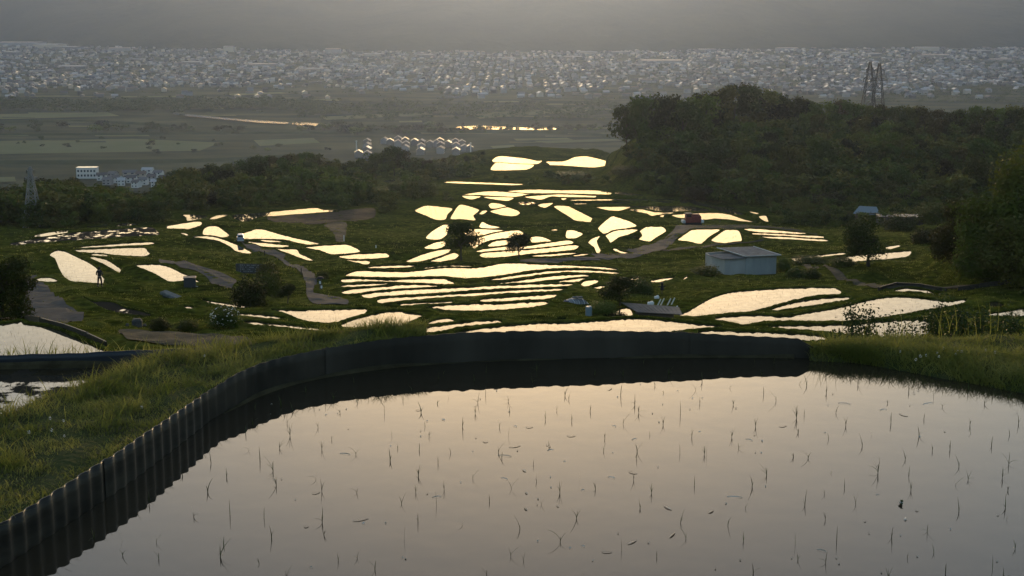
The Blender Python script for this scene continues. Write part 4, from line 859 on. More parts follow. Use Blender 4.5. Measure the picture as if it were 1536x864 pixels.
# samples of every visible paddy, to keep trees from standing in front of them
PAD_PX = []
for poly in PADDIES + MUDDY:
    sm = catmull(np.array(poly), 6); c = sm.mean(0); PAD_PX.append(sm); PAD_PX.append(sm * .6 + c * .4)
PAD_PX = np.vstack(PAD_PX)
def hides_paddy(x, y, z, h, rad):
    (qx, qy), (tx, ty) = project(np.array([x, y, z])), project(np.array([x, y, z + h])); w_ = rad * F / y
    return bool(((np.abs(PAD_PX[:, 0] - qx) < w_ + 2) & (PAD_PX[:, 1] > ty - 2) & (PAD_PX[:, 1] < qy + 2)).any())
ntree = 0
def try_tree(px, d, h, lab, grp, wk=1.0, ridge=False, con=False, minh=3.0):
    global ntree
    X = (px - 768) * d * (CP + .11 * SP) / F; z = ground(X, d)
    sy = lut(SKYL, px); r = ray(px, sy + random.uniform(-2, 5)); top = r[2] * d / r[1]
    hmax = top - z; h = hmax if ridge else min(h, hmax)
    if h < minh: return
    h = min(h, 24)
    if hides_paddy(X, d, z, h, .42 * h * wk): return
    if con: tree(X, d, z, h, wk, lab, grp, random.choice(CF), name='conifer_tree')
    else:
        cr_ = random.choice(CR); tree(X, d, z - .05 * h, h * 1.05, wk, forest_label(px, d, h, cr_, px > 905) if lab in (RL_, LL_) else lab, grp, cr_)
    ntree += 1
RL_, RG_ = 'rounded dark broadleaf tree in the forest covering the right hillside', 'trees of the right hillside forest'
LL_, LG_ = 'rounded dark broadleaf tree in the wood beyond the left terraces', 'trees of the left wood'
KL_, KG_ = 'pointed dark conifer at the left end of the middle wood', 'conifers in the middle wood'
CL_, CG_ = 'low broadleaf tree on the ridge behind the farthest paddies', 'trees along the ridge behind the paddies'
GL_, GG_ = 'large spreading tree in the tall clump at the forest corner', 'tall trees at the forest corner'
# ridge lines first
for px in np.arange(1052, 1600, 15): try_tree(px + random.uniform(-4, 4), lut(DRID, px) - 6 + random.uniform(-8, 8), 0, RL_, RG_, random.uniform(.8, 1.1), True)
for px in np.arange(262, 700, 15): try_tree(px + random.uniform(-4, 4), lut(DRID, px) - 6 + random.uniform(-8, 8), 0, LL_, LG_, random.uniform(.9, 1.2), True)
for px in np.arange(-40, 230, 15): try_tree(px + random.uniform(-4, 4), lut(DRID, px) - 6 + random.uniform(-8, 8), 0, LL_, LG_, random.uniform(.9, 1.2), True)
for px in np.arange(700, 908, 13): try_tree(px + random.uniform(-4, 4), lut(DRID, px) + random.uniform(-8, 4), 0, CL_, CG_, random.uniform(1.1, 1.5), True, minh=1.5)
for px, dd in [(926, 432), (940, 436), (955, 440), (970, 430), (985, 436), (1000, 440), (1018, 436), (1034, 436), (1048, 440), (932, 424), (962, 420), (992, 420), (1022, 424)]: try_tree(px, dd, 0, f"large spreading tree {'at the front' if dd < 425 else 'at the back'} of the forest corner clump, {'left end' if px < 945 else 'left of its middle' if px < 972 else 'in its middle' if px < 1002 else 'right of its middle' if px < 1030 else 'right end'}", GG_, random.uniform(.65, .85), True)
for px in np.arange(226, 268, 6): try_tree(px, 488 + random.uniform(-14, 4), 0, KL_, KG_, random.uniform(.9, 1.2), True, True)
# forest bodies
for k in range(900):
    if ntree > 275: break
    px = random.uniform(940, 1600); d = random.uniform(345, 545)
    if px < 1120 and d > 425: continue
    try_tree(px, d, random.uniform(6.5, 12), RL_, RG_, random.uniform(.85, 1.2)) if random.random() < .62 else try_tree(random.uniform(-40, 690), random.uniform(345, 515), random.uniform(6, 10), LL_, LG_, random.uniform(.9, 1.2))
print('forest trees', ntree)
FV = []; FM = []
cand = [(c, np.array([v.co[:] for v in c.vertices])) for c in (crown_mesh(140, 420, .062, 9, .42, .04, .95), crown_mesh(141, 420, .062, 8, .46, .04, .95), crown_mesh(142, 420, .06, 10, .40, .04, .95))]
nf = 0
for k in range(12000):
    if nf > 1500: break
    q_ = random.random(); hmx = 9
    if q_ < .42: px, d = random.uniform(915, 1640), random.uniform(325, 580)
    elif q_ < .68: px, d = random.uniform(-60, 700), random.uniform(305, 520)
    elif q_ < .80: px, d, hmx = random.uniform(-60, 240), random.uniform(258, 340), 8
    elif q_ < .92: px, d, hmx = random.uniform(1110, 1480), random.uniform(268, 345), 4
    else: px, d, hmx = random.uniform(700, 1100), random.uniform(400, 600), 4
    if 915 < px < 1080 and d > 435: continue
    if d > lut(DRID, px): continue
    X = (px - 768) * d * (CP + .11 * SP) / F; z = ground(X, d); sy = lut(SKYL, px); r = ray(px, sy + 4); h = min(r[2] * d / r[1] - z, random.uniform(.35, 1) * hmx)
    if h < 1.2 or hides_paddy(X, d, z, h, .58 * h): continue
    nf += 1; a = random.uniform(0, 6.28); ca, sa = math.cos(a), math.sin(a); wk = random.uniform(1.0, 1.5); s_ = random.choice(cand)[1] * np.array([h * wk, h * wk, h])
    FV.append(np.column_stack([X + s_[:, 0] * ca - s_[:, 1] * sa, d + s_[:, 0] * sa + s_[:, 1] * ca, z - .1 * h + s_[:, 2]])); FM.append(np.full(len(s_) // 4, random.randrange(3)))
FV = np.vstack(FV); tag(link('undergrowth', mesh('undergrowth', FV, np.arange(len(FV)).reshape(-1, 4), ['leaf1', 'leaf2', 'leaf3'], np.concatenate(FM))), 'dark mass of lower trees and undergrowth filling the woods', 'undergrowth', kind='stuff'); print('filler', nf)

# larger single trees nearer by
def big_tree(px, py, hpx, wk, label, crown, trunk, rz=None, name='broadleaf_tree', zoff=0.0, group=None):
    p = hit(px, py); h = hpx * p.y / F * 1.02
    o = empty(name, (p.x, p.y, p.z + zoff), label, 'tree', group, rz if rz is not None else random.uniform(0, 6.28), (h * wk, h * wk, h)); link('crown', crown, o); link('trunk', trunk, o); return o
big = [crown_mesh(80 + k, 11000, .019, 26, .42, .02, 1.0, ['leaf2', 'leaf_lit', 'leaf3'][k % 3], zlo=.02) for k in range(3)]
sparse = crown_mesh(90, 2800, .027, 16, .40, .18, 1.0, 'leaf1'); dense = crown_mesh(91, 3200, .028, 10, .42, .12, 1.0, 'leaf1')
roundc = crown_mesh(92, 5200, .020, 14, .46, .16, 1.0, 'leaf1')
big_tree(1495, 418, 165, 1.0, 'big leafy tree on the grassy bank at the right edge, left of the tallest crown', big[0], TR[0])
big_tree(1562, 400, 195, .95, 'tallest bright topped tree cut by the right edge of the view', big[1], TR[1])
big_tree(1440, 405, 112, 1.0, 'shorter bushy tree at the left foot of the big trees on the right bank', big[2], TR[2])
big_tree(1478, 424, 110, 1.2, 'broad dark tree low on the right bank beneath the bigger crowns', big[0], TR[3])
big_tree(1530, 430, 120, 1.3, 'dark bushy tree at the lower right edge of the right bank', big[2], TR[0])
big_tree(1302, 400, 76, 1.35, 'round dark tree standing alone on a mound right of the grey hut', roundc, trunk_mesh(71, .5, .03, 7))
big_tree(692, 391, 62, 1.2, 'slender open crowned tree, the taller of two beside the road among the terraces', sparse, trunk_mesh(72, .7, .02, 9))
big_tree(778, 388, 42, 1.1, 'small rounded tree, the shorter of two beside the road among the terraces', dense, trunk_mesh(73, .5, .03, 6))
big_tree(432, 455, 32, 1.25, 'small dark tree with a bare stem beside the road bend', dense, trunk_mesh(74, .5, .03, 6))
big_tree(930, 458, 46, 1.8, 'leafy shrub like tree in front of the small paddies below the hut slope', sparse, trunk_mesh(75, .5, .02, 8))
big_tree(1545, 300, 60, 1.4, 'leafy sapling behind the tallest tree at the right edge', big[1], TR[2])
lt = big_tree(6, 478, 106, 1.1, 'dark feathery tree at the left edge beside the asphalt path', crown_mesh(95, 6000, .022, 18, .42, .02, 1.0, 'leaf1', zlo=-.02), trunk_mesh(76, .6, .03, 8))
def bush(px, py, hpx, wpx, label, crown, group=None, name='bush', d=None):
    p = hit(px, py) if d is None else Vector(at_d(px, py, d)); h = hpx * p.y / F; w_ = wpx * p.y / F
    o = empty(name, p, label, 'bush', group, random.uniform(0, 6.28), (w_, w_, h)); link('foliage', crown, o)
    st = MB()
    for j in range(5):
        a = j * 1.26; st.tube((0.03 * math.cos(a), .03 * math.sin(a), -.05), (.25 * math.cos(a), .25 * math.sin(a), .5), .012, .006, 5)
    st.build('stem', 'bark', o); return o
def bush_mesh(seed, n, leaf, mat_name, rag=.22):
    rg = np.random.default_rng(seed); d = rg.normal(0, 1, (n, 3)); d[:, 2] = np.abs(d[:, 2]) * 1.0 - .25; d /= np.linalg.norm(d, axis=1, keepdims=True)
    az_ = np.arctan2(d[:, 1], d[:, 0]); lump = 1 + rag * (np.sin(az_ * 3 + seed) * np.sin(d[:, 2] * 5 + seed * 2) + .6 * np.sin(az_ * 7 + 2 * seed) * np.sin(d[:, 2] * 9))
    r_ = lump * rg.random(n) ** .28 * rg.uniform(.85, 1.06, n); P = d * r_[:, None] * np.array([.46, .46, .74]) + np.array([0, 0, .18])
    P[:, 2] = np.clip(P[:, 2], -.04, None) + 0; nn = d + rg.normal(0, .6, (n, 3)); nn /= np.linalg.norm(nn, axis=1, keepdims=True); u = np.cross(nn, rg.normal(0, 1, (n, 3))); u /= np.linalg.norm(u, axis=1, keepdims=True); v = np.cross(nn, u); s_ = leaf * rg.uniform(.6, 1.35, n)[:, None]
    return mesh('foliage', np.stack([P - u * s_, P - v * s_ * .55, P + u * s_, P + v * s_ * .55], 1).reshape(-1, 3), np.arange(4 * n).reshape(-1, 4), mat_name)
bc1 = bush_mesh(1, 3600, .030, 'leaf2'); bc2 = bush_mesh(2, 3600, .034, 'leaf1', .3); bc3 = bush_mesh(3, 3600, .03, 'leaf3', .3)
bush(375, 458, 46, 62, 'wide dark bush on the slope below the dark text board', bc2); bush(405, 445, 46, 52, 'green bush between the road and the dark text board', bc1)
bush(402, 420, 34, 40, 'yellowish green bush on the bank above the road bend', bc3)
bush(240, 495, 21, 38, 'left one of two clipped round bushes beside the gravel path', bc1); bush(281, 497, 21, 40, 'right one of two clipped round bushes beside the gravel path', bc1)
bush(1195, 415, 16, 34, 'low dark bush left of two beside the grey hut corner', bc2); bush(1217, 417, 16, 30, 'low dark bush beside the gravel path right of the hut', bc2)
bush(1175, 405, 22, 28, 'bush against the right wall of the grey hut', bc1); bush(1060, 412, 16, 50, 'weedy bush with pale flowers at the left corner of the hut', bc3)
bush(1215, 395, 14, 60, 'low scrub along the small paddy right of the hut', bc1); bush(1265, 398, 14, 46, 'low scrub at the foot of the round tree', bc1)
bush(1203, 330, 36, 40, 'pale round shrub at the right end of the upper terraces', bc3); bush(630, 296, 34, 60, 'bush in front of the thin upper paddy at the middle', bc3)
bush(484, 418, 14, 22, 'dark low bush beside the marker post', bc2); bush(905, 470, 22, 50, 'weedy bush left of the low shed', bc1); bush(960, 440, 26, 50, 'shrub on the slope above the pale boards', bc2)
for px, py, hp, wp in [(1050, 300, 26, 60), (1110, 298, 24, 60), (1170, 305, 28, 70), (1240, 312, 28, 80), (1330, 300, 36, 70), (1370, 312, 30, 60), (1400, 335, 34, 60), (1260, 335, 20, 50), (1350, 345, 26, 60), (1385, 365, 26, 44), (990, 275, 22, 60), (940, 262, 16, 60), (860, 268, 12, 70), (600, 290, 22, 60), (560, 300, 22, 60), (520, 308, 18, 50), (180, 312, 22, 60), (100, 325, 22, 60), (40, 332, 26, 60), (240, 308, 22, 60), (320, 304, 22, 60), (390, 300, 24, 60), (450, 298, 24, 60), (690, 262, 22, 50), (660, 258, 20, 50)]:
    kb = random.randrange(3); where = 'above the left muddy paddy' if px < 150 else 'behind the left terraces' if px < 350 else 'above the long upper left paddy' if px < 500 else 'left of the thin upper paddy' if px < 620 else 'near the two farthest paddies' if px < 1000 else 'above the red farm machine' if px < 1120 else 'right of the upper terraces' if px < 1290 else 'behind the blue roofed shed'
    bush(px, py, hp, wp, f"{'low' if hp < 22 else 'tall'} {['mid green', 'dark green', 'olive'][kb]} shrub at the foot of the woods {where}", [bc1, bc2, bc3][kb], 'shrubs at the foot of the woods', name='shrub')
# flowering bush
fb = bush(338, 491, 36, 52, 'round bush covered in white blossom beside the strip paddies', bc2, name='flowering_bush')
h = MB()
for j in range(260):
    a = RNG.normal(0, 1, 3); a /= np.linalg.norm(a); c = np.array([a[0] * .44, a[1] * .44, .5 + .46 * a[2]]); 
    if math.sin(a[0] * 9) * math.sin(a[2] * 8 + 1) < -.15: continue
    u_ = np.cross(a, (0, 0, 1)); u_ /= np.linalg.norm(u_) + 1e-9; v_ = np.cross(a, u_); s_ = random.uniform(.018, .034)
    h.add([c - u_ * s_, c - v_ * s_, c + u_ * s_, c + v_ * s_], [(0, 1, 2, 3)])
h.build('blossom', 'petal', fb)

# shrubs on the right just behind the near bank
def near_shrub(px, py_base, py_top, wpx, d, seed, label, n=420):
    rg = random.Random(seed); b = Vector(at_d(px, py_base, d)); b.z = min(b.z, ground(b.x, b.y) + .05); t = at_d(px, py_top, d); h = t[2] - b.z; w_ = wpx * d / F / 2
    o = empty('shrub', b, label, 'shrub'); st = MB(); V = []; Fc = []
    for j in range(11):
        a = rg.uniform(0, 6.28); r_ = w_ * math.sqrt(rg.random()); hh = h * rg.uniform(.80, 1.0) * (1 - .12 * r_ / w_); e = Vector((r_ * math.cos(a), r_ * math.sin(a), hh)); m_ = Vector((e.x * .35, e.y * .35, hh * .5))
        st.tube((0, 0, -.1), m_, .006, .004, 5, caps=False); st.tube(m_, e, .004, .0015, 5, caps=False)
        for k in range(int(n * 2.2) // 11):
            t_ = rg.uniform(.68, 1.02); c = (m_ * (1 - 2 * abs(t_ - .5)) if False else (m_ * (t_ / .5) if t_ < .5 else m_ + (e - m_) * ((t_ - .5) / .5))) + Vector((rg.gauss(0, .035), rg.gauss(0, .035), rg.gauss(0, .03)))
            u_ = Vector((rg.gauss(0, 1), rg.gauss(0, 1), rg.gauss(0, .6))).normalized(); v_ = u_.cross(Vector((rg.gauss(0, 1), rg.gauss(0, 1), rg.gauss(0, 1)))).normalized(); s_ = rg.uniform(.009, .019)
            q = len(V); V += [tuple(c - u_ * s_), tuple(c - v_ * s_ * .5), tuple(c + u_ * s_), tuple(c + v_ * s_ * .5)]; Fc.append((q, q + 1, q + 2, q + 3))
    st.build('stem', 'bark', o); link('foliage', mesh('foliage', V, Fc, 'leafn'), o); return o
near_shrub(1290, 512, 442, 74, 11.5, 1, 'dark leafy shrub behind the right bank, the bushiest and farthest left', 900)
near_shrub(1347, 508, 462, 46, 11.0, 2, 'thin pointed shrub between two larger shrubs on the right bank', 420)
near_shrub(1405, 508, 440, 90, 11.8, 3, 'open leafy shrub in the middle of the row behind the right bank', 950)
near_shrub(1470, 508, 448, 90, 11.5, 4, 'dense shrub right of the middle of the row behind the right bank', 1200)
near_shrub(1530, 508, 452, 80, 11.5, 5, 'shrub behind the right bank cut by the right edge of the view', 1100)

# grass tufts over the middle hillside
def hill_tufts(n):
    qx = RNG.uniform(-20, 1556, n * 2); 
    out = []
    for x_ in qx:
        d = math.exp(random.uniform(math.log(58), math.log(280))); X_ = (x_ - 768) * d * .99 / F
        z_ = ground(X_, d); out.append((X_, d, z_))
        if len(out) >= n: break
    return np.array(out)
TP = hill_tufts(15000); ok = np.ones(len(TP), bool)
for W, z, mud, d in plots:
    s_ = (np.abs(TP[:, 1] - d) < 40) & ok; ok[s_] &= ~(inside(TP[s_, 0], TP[s_, 1], W) | (seg_dist(TP[s_, 0], TP[s_, 1], W[::3]) < .8))
TP = TP[ok]; K = 9
PP = np.repeat(TP, K, 0) + np.column_stack([RNG.normal(0, .22, (len(TP) * K, 2)), np.full(len(TP) * K, -.03)]); n = len(PP)
tag(link('grass', blades(PP, RNG.uniform(.06, .2, n) * np.repeat(RNG.uniform(.5, 1.5, len(TP)), K) * np.clip(PP[:, 1] / 130, .4, 1.5), np.clip(PP[:, 1] * .00025, .012, .05), RNG.uniform(.2, 1.0, n), 'blade', 'grass', 2)), kind='stuff', label='rough grass tufts over the terraced hillside', cat='grass')
# ragged grass on the crests of the nearer bunds
BP = []
for W, z, mud, d in plots:
    if d < 190:
        m_ = int(len(W) * 3.0); u = RNG.uniform(0, len(W), m_); i0 = u.astype(int); i1 = (i0 + 1) % len(W); fr = (u - i0)[:, None]
        c = W.mean(0); q = W[i0] * (1 - fr) + W[i1] * fr; tn = W[i1] - W[i0]; nr = np.stack([tn[:, 1], -tn[:, 0]], 1); nr /= np.linalg.norm(nr, axis=1, keepdims=True) + 1e-9
        BP.append(np.column_stack([q + nr * RNG.uniform(.02, .12, m_)[:, None], np.full(m_, z + BUND * .7)]))
BP = np.vstack(BP); n = len(BP)
tag(link('grass', blades(BP, RNG.uniform(.03, .13, n), np.clip(BP[:, 1] * .0002, .012, .04), RNG.uniform(.2, 1.0, n), 'blade', 'grass', 2)), kind='stuff', label='ragged grass along the crests of the paddy bunds', cat='grass')

# ---------------------------------------------------------------- things on the hillside
def place(px, py): p = hit(px, py); return p, p.y / F        # point and metres per photograph pixel there
# grey hut
def hut():
    p, m = place(1087, 412); sx = m
    o = empty('hut', (p.x, p.y, p.z - .1), 'grey sheet metal hut with two low roofs standing on the slope', 'hut', None, R(8))
    # local axes: x right, y away; origin at the near corner between end wall and front
    def wall(name, a, b, h0, h1, m_, ribs):
        a, b = Vector(a), Vector(b); d = (b - a); L_ = d.length; d.normalize(); nrm = Vector((d.y, -d.x, 0)); mb = MB(); n = max(int(L_ / .3), 1)
        for i in range(n):
            s0, s1 = a + d * (L_ * i / n), a + d * (L_ * (i + 1) / n); t0, t1 = i / n, (i + 1) / n
            g = .03 if i % 2 else 0.0
            vs = [s0 + nrm * g, s1 + nrm * g, s1 + nrm * g + Vector((0, 0, h0 + (h1 - h0) * t1)), s0 + nrm * g + Vector((0, 0, h0 + (h1 - h0) * t0)), s0 - nrm * .06, s1 - nrm * .06, s1 - nrm * .06 + Vector((0, 0, h0 + (h1 - h0) * t1)), s0 - nrm * .06 + Vector((0, 0, h0 + (h1 - h0) * t0))]
            mb.add(vs, [(0, 1, 2, 3), (5, 4, 7, 6), (3, 2, 6, 7), (0, 4, 5, 1), (1, 5, 6, 2), (4, 0, 3, 7)])
        return mb.build(name, m_, o)
    W1, W2, DP = 32 * m, 50 * m, 4.4; h1, h2 = 1.75, 2.0
    wall('end_wall', (-.95, 1.7, 0), (0, 0, 0), h1, h1, 'hut_metal', 6)
    wall('front_wall', (0, 0, 0), (W1, -.02, 0), h1, h1 + .05, 'hut_metal', 8)
    wall('front_wall', (W1 + .01, -.06, 0), (W1 + W2, .2, 0), h2, h2, 'hut_metal2', 10)
    wall('side_wall', (W1 + W2, .2, 0), (W1 + W2 - .9, DP, 0), h2, h2 + .1, 'hut_metal2', 8)
    wall('back_wall', (W1 + W2 - .9, DP, 0), (-.95, DP, 0), h2 + .05, h1, 'hut_metal', 8)
    wall('side_wall', (-.95, DP, 0), (-.95, 1.7, 0), h1, h1, 'hut_metal', 8)
    wall('side_wall', (W1 - .9, 2.6, 0), (W1, .02, 0), h2 + .05, h2 - .05, 'hut_metal2', 6)
    def roof(name, q, th, m_):
        mb = MB(); up = Vector((0, 0, th)); q = [Vector(c) for c in q]
        mb.add([*q, *[c + up for c in q]], [(3, 2, 1, 0), (4, 5, 6, 7), (0, 1, 5, 4), (1, 2, 6, 5), (2, 3, 7, 6), (3, 0, 4, 7)]); r_ = mb.build(name, m_, o)
        rb = MB()
        for k in range(1, 9):
            t_ = k / 9; a = q[0].lerp(q[1], t_) + up * 1.02; b = q[3].lerp(q[2], t_) + up * 1.02; rb.tube(a, b, .025, n=4)
        rb.build('roof_seam', m_, r_)
        return r_
    roof('roof', [(-.25, -.3, h1 + .03), (W1 + .1, -.3, h1 + .1), (W1 - .7, 2.4, h1 + .16), (-1.35, 2.0, h1 + .1)], .07, 'hut_roof')
    r2 = roof('roof', [(W1 - .12, -.4, h2 + .02), (W1 + W2 + .35, -.15, h2 + .04), (W1 + W2 - 1.2, DP + .2, h2 + .2), (W1 - 1.9, DP - .1, h2 + .22)], .08, 'hut_roof')
    tr = MB(); a = Vector((W1 - .14, -.42, h2 + .1)); b = Vector((W1 + W2 + .38, -.17, h2 + .12)); c = Vector((W1 + W2 - 1.2, DP + .22, h2 + .29)); e = Vector((W1 - 1.95, DP - .1, h2 + .31))
    tr.tube(a, b, .05, n=5); tr.tube(b, c, .05, n=5); tr.tube(a, e, .05, n=5); tr.build('roof_trim', 'trim', o)
    dr = MB(); dr.box((W1 * .5, -.075, .78), (1.2, .04, 1.5), bevel=.01); dr.build('door', 'hut_metal', o)
hut()

# low timber shed with a dark sheet roof
def low_shed():
    p, m = place(985, 474); o = empty('low_shed', (p.x, p.y, p.z), 'low dark timber shed with a sloping sheet roof at the edge of the paddy', 'shed', None, R(-4))
    Wd = 70 * m; body = MB(); body.box((-.05 * Wd, .5, .02), (Wd * .78, 1.0, .4)); body.build('wall', 'wood', o)
    for k in range(9):
        b = MB(); b.box((-.43 * Wd + k * Wd * .095, .0, .03), (Wd * .085, .03, .40)); b.build('board', 'wood', o)
    rf = MB(); q = [Vector((-.42 * Wd, -.3, .27)), Vector((.55 * Wd, -.35, .17)), Vector((.5 * Wd, 1.3, .3)), Vector((-.78 * Wd, 1.4, .52))]; up = Vector((0, 0, .04))
    rf.add([*q, *[c + up for c in q]], [(3, 2, 1, 0), (4, 5, 6, 7), (0, 1, 5, 4), (1, 2, 6, 5), (2, 3, 7, 6), (3, 0, 4, 7)]); r_ = rf.build('roof', 'shed_roof', o)
    sm = MB()
    for k in range(1, 12):
        t_ = k / 12; sm.tube(q[0].lerp(q[1], t_) + up, q[3].lerp(q[2], t_) + up, .015, n=4)
    sm.build('roof_seam', 'shed_roof', r_)
low_shed()
# boards leaning above the shed, pale blocks, dark post
for k, (px, py) in enumerate([(986, 458), (991, 457), (1001, 457), (1007, 456)]):
    p, m = place(px, py + 1); b = MB(); L_ = 13 * m
    b.box((0, 0, L_ * .45), (.09, .04, L_)); o = b.build('board', 'palewood', loc=p); o.rotation_euler = (R(-24), R(30), 0)
    tag(o, 'pale wooden board leaning on the slope above the low shed', 'board', 'pale boards leaning above the low shed')
for px, py, w_, lab in [(976, 457, 9, 'white block lying left of the leaning pale boards'), (985, 448, 7, 'white slab lying on the grass above the leaning boards'), (1015, 464, 4, 'small white block at the right end of the shed roof')]:
    p, m = place(px, py); b = MB(); b.box((0, 0, .1), (w_ * m, w_ * m * .6, .22), .3, bevel=.04); b.box((w_ * m * .2, .05, .23), (w_ * m * .45, w_ * m * .3, .06), .5, bevel=.02); tag(b.build('white_block', 'white', loc=p), lab, 'block')
p, m = place(993, 441); o = empty('scarecrow', p, 'dark scarecrow on a pole standing on the slope above the pale boards', 'scarecrow')
b = MB(); b.tube((0, 0, -.2), (0, 0, .5), .03, n=6); b.build('pole', 'wood', o)
b = MB(); b.tube((0, 0, .35), (0, 0, .75), .16, .11, 8); b.tube((-.3, 0, .62), (.3, 0, .68), .045, .045, 6); b.build('coat', 'cloth_dark', o)
b = MB(); b.tube((0, 0, .75), (0, 0, .98), .09, .10, 8); b.tube((0, 0, .96), (0, 0, 1.0), .17, .15, 10); b.build('head', 'cloth_dark', o)
# blue drum
p, m = place(883, 474); o = empty('plastic_drum', p, 'pale blue plastic drum on the grass left of the low shed', 'drum'); hh = 15 * m; rr = 5 * m
b = MB(); n = 16
prof = [(0, .92), (.06, 1), (.3, 1), (.33, 1.05), (.37, 1), (.63, 1), (.67, 1.05), (.71, 1), (.93, .97), (1, .88)]
vs = [(rr * k * math.cos(6.283 * i / n), rr * k * math.sin(6.283 * i / n), hh * z_) for z_, k in prof for i in range(n)]
fs = [(j * n + i, j * n + (i + 1) % n, (j + 1) * n + (i + 1) % n, (j + 1) * n + i) for j in range(len(prof) - 1) for i in range(n)]
b.add(vs, fs + [tuple(range((len(prof) - 1) * n, len(prof) * n))]); b.build('body', 'drum', o)
b = MB(); b.tube((rr * .4, 0, hh), (rr * .4, 0, hh + .04), .05, n=8); b.build('cap', 'white', o)
# tarpaulin covered heap
def heap():
    p, m = place(862, 455); o = empty('covered_heap', p, 'long heap under grey and blue tarpaulins on the slope', 'heap', None, R(28))
    L_, n = 38 * m * 1.05, 26; vs = []; fs = []
    for i in range(n):
        t_ = i / (n - 1) - .5; hh = .42 * (1 - (2 * t_) ** 4) * (1 + .12 * math.sin(i * 2.1)) + .02
        for j in range(11):
            a = math.pi * j / 10; vs.append((t_ * L_, -.55 * math.cos(a) * (1 + .08 * math.sin(i * 1.7 + j)), -.08 + hh * math.sin(a) ** .8 * (1 + .1 * math.sin(i * 3.3 + j * 2))))
    for i in range(n - 1):
        for j in range(10): fs.append((i * 11 + j, i * 11 + j + 1, i * 11 + 12 + j, i * 11 + 11 + j))
    mi = [1 if (i // 10) < 4 else 0 for i in range(len(fs))]
    g = [f_ for f_, k in zip(fs, mi) if k == 0]; bl_ = [f_ for f_, k in zip(fs, mi) if k == 1]
    link('grey_tarpaulin', mesh('grey_tarpaulin', vs, g, 'tarp_grey', smooth=True), o); link('blue_tarpaulin', mesh('blue_tarpaulin', vs, bl_, 'tarp_blue', smooth=True), o)
    rp = MB()
    for i in (9, 14, 19, 23):
        for j in range(10): rp.tube(Vector(vs[i * 11 + j]) * 1.01, Vector(vs[i * 11 + j + 1]) * 1.01, .015, n=4)
    rp.build('rope', 'white', o)
    for k in range(7):
        s_ = MB(); s_.box((random.uniform(-.1, .45) * L_, -.2 + random.uniform(-.1, .1), .48), (.28, .2, .12), random.uniform(0, 3), bevel=.03); s_.build('weight_stone', 'stone', o)
heap()
# red farm machine
def machine():
    p, m = place(1040, 338); o = empty('farm_machine', p, 'dark red farm machine with a tall narrow cab parked at the road junction', 'farm machine', None, R(6)); k = m
    b = MB(); b.box((4 * k, .6, 9.0 * k), (16 * k, 1.5, 11 * k), bevel=.15); b.box((4 * k, .6, 15.2 * k), (13 * k, 1.1, 2.4 * k), bevel=.12); b.build('body', 'red', o)
    b = MB(); b.box((-7 * k, .5, 9.5 * k), (9 * k, 1.2, 15 * k), bevel=.08); b.build('cab', 'red', o)
    b = MB(); b.box((-7 * k, -.11, 14.6 * k), (7 * k, .03, 3.0 * k)); b.build('window', 'glass', o)
    b = MB(); b.box((-7 * k, .5, 17.8 * k), (10 * k, 1.4, 1.4 * k), bevel=.05); b.build('cab_roof', 'steel_dark', o)
    for s_ in (-.15, 1.3):
        b = MB(); b.box((0, s_, 2.0 * k), (26 * k, .4, 4.2 * k), bevel=.2); 
        for q in range(5): b.tube((-10 * k + q * 5 * k, s_ - .23, 2 * k), (-10 * k + q * 5 * k, s_ + .23, 2 * k), .13, n=10)
        b.build('track', 'black', o)
    b = MB(); b.box((14 * k, .6, 5.5 * k), (5 * k, 1.2, 5 * k), bevel=.1); b.build('rear_guard', 'white', o)
    b = MB(); b.box((-14.5 * k, .6, 5.5 * k), (5 * k, 1.4, 4.5 * k), bevel=.1); b.build('header', 'trim', o)
    b = MB(); b.tube((9 * k, 1.0, 16 * k), (9 * k, 1.0, 18.6 * k), .07, n=8); b.build('exhaust', 'steel_dark', o)
machine()
# small van on the road
def van():
    p, m = place(361, 364); o = empty('small_van', p, 'small pale blue van driving down the road between the terraces', 'van', None, R(10)); k = 10 * m / 1.45
    def bx(name, c, d, m_, **kw):
        b = MB(); b.box([q * k for q in c], [q * k for q in d], **kw); return b.build(name, m_, o)
    bx('body', (0, 1.5, .75), (1.45, 3.0, .8), 'van', bevel=.08); bx('cabin', (0, 1.4, 1.4), (1.3, 2.6, .6), 'van', bevel=.12)
    bx('rear_window', (0, .085, 1.42), (1.0, .03, .38), 'glass'); bx('bumper', (0, -.03, .45), (1.4, .1, .2), 'trim', bevel=.03)
    for s_ in (-1, 1):
        bx('tail_light', (s_ * .62, -.005, .85), (.12, .03, .25), 'red')
        for y_ in (.55, 2.45):
            b = MB(); b.tube((s_ * .58 * k, y_ * k, .3 * k), (s_ * .74 * k, y_ * k, .3 * k), .3 * k, n=14); b.build('wheel', 'black', o)
van()
# dark board with rows of pale lettering on the slope
def text_board():
    p, m = place(377, 412); o = empty('information_board', p, 'dark board with rows of faded pale lettering on the slope above the bushes', 'board', None, R(-8)); Wd = 48 * m; Hh = 15 * m
    fr = MB(); fr.box((0, 0, Hh * .62), (Wd, .08, Hh), bevel=.02); fr.build('panel', 'stone_dark', o)
    for s_ in (-.46, .46):
        b = MB(); b.tube((s_ * Wd, .08, -.3), (s_ * Wd, .08, Hh * 1.05), .06, n=8); b.build('post', 'wood', o)
    tx = MB(); rg = random.Random(5)
    for r_ in range(4):
        x_ = -.36 * Wd
        while x_ < .36 * Wd:
            w_ = rg.uniform(.06, .12)
            if rg.random() < .8: tx.box((x_ + w_ / 2, -.046, Hh * (.98 - .21 * r_)), (w_, .012, Hh * .085))
            x_ += w_ + rg.uniform(.05, .12)
    tx.build('lettering', 'wall_grey', o)
text_board()
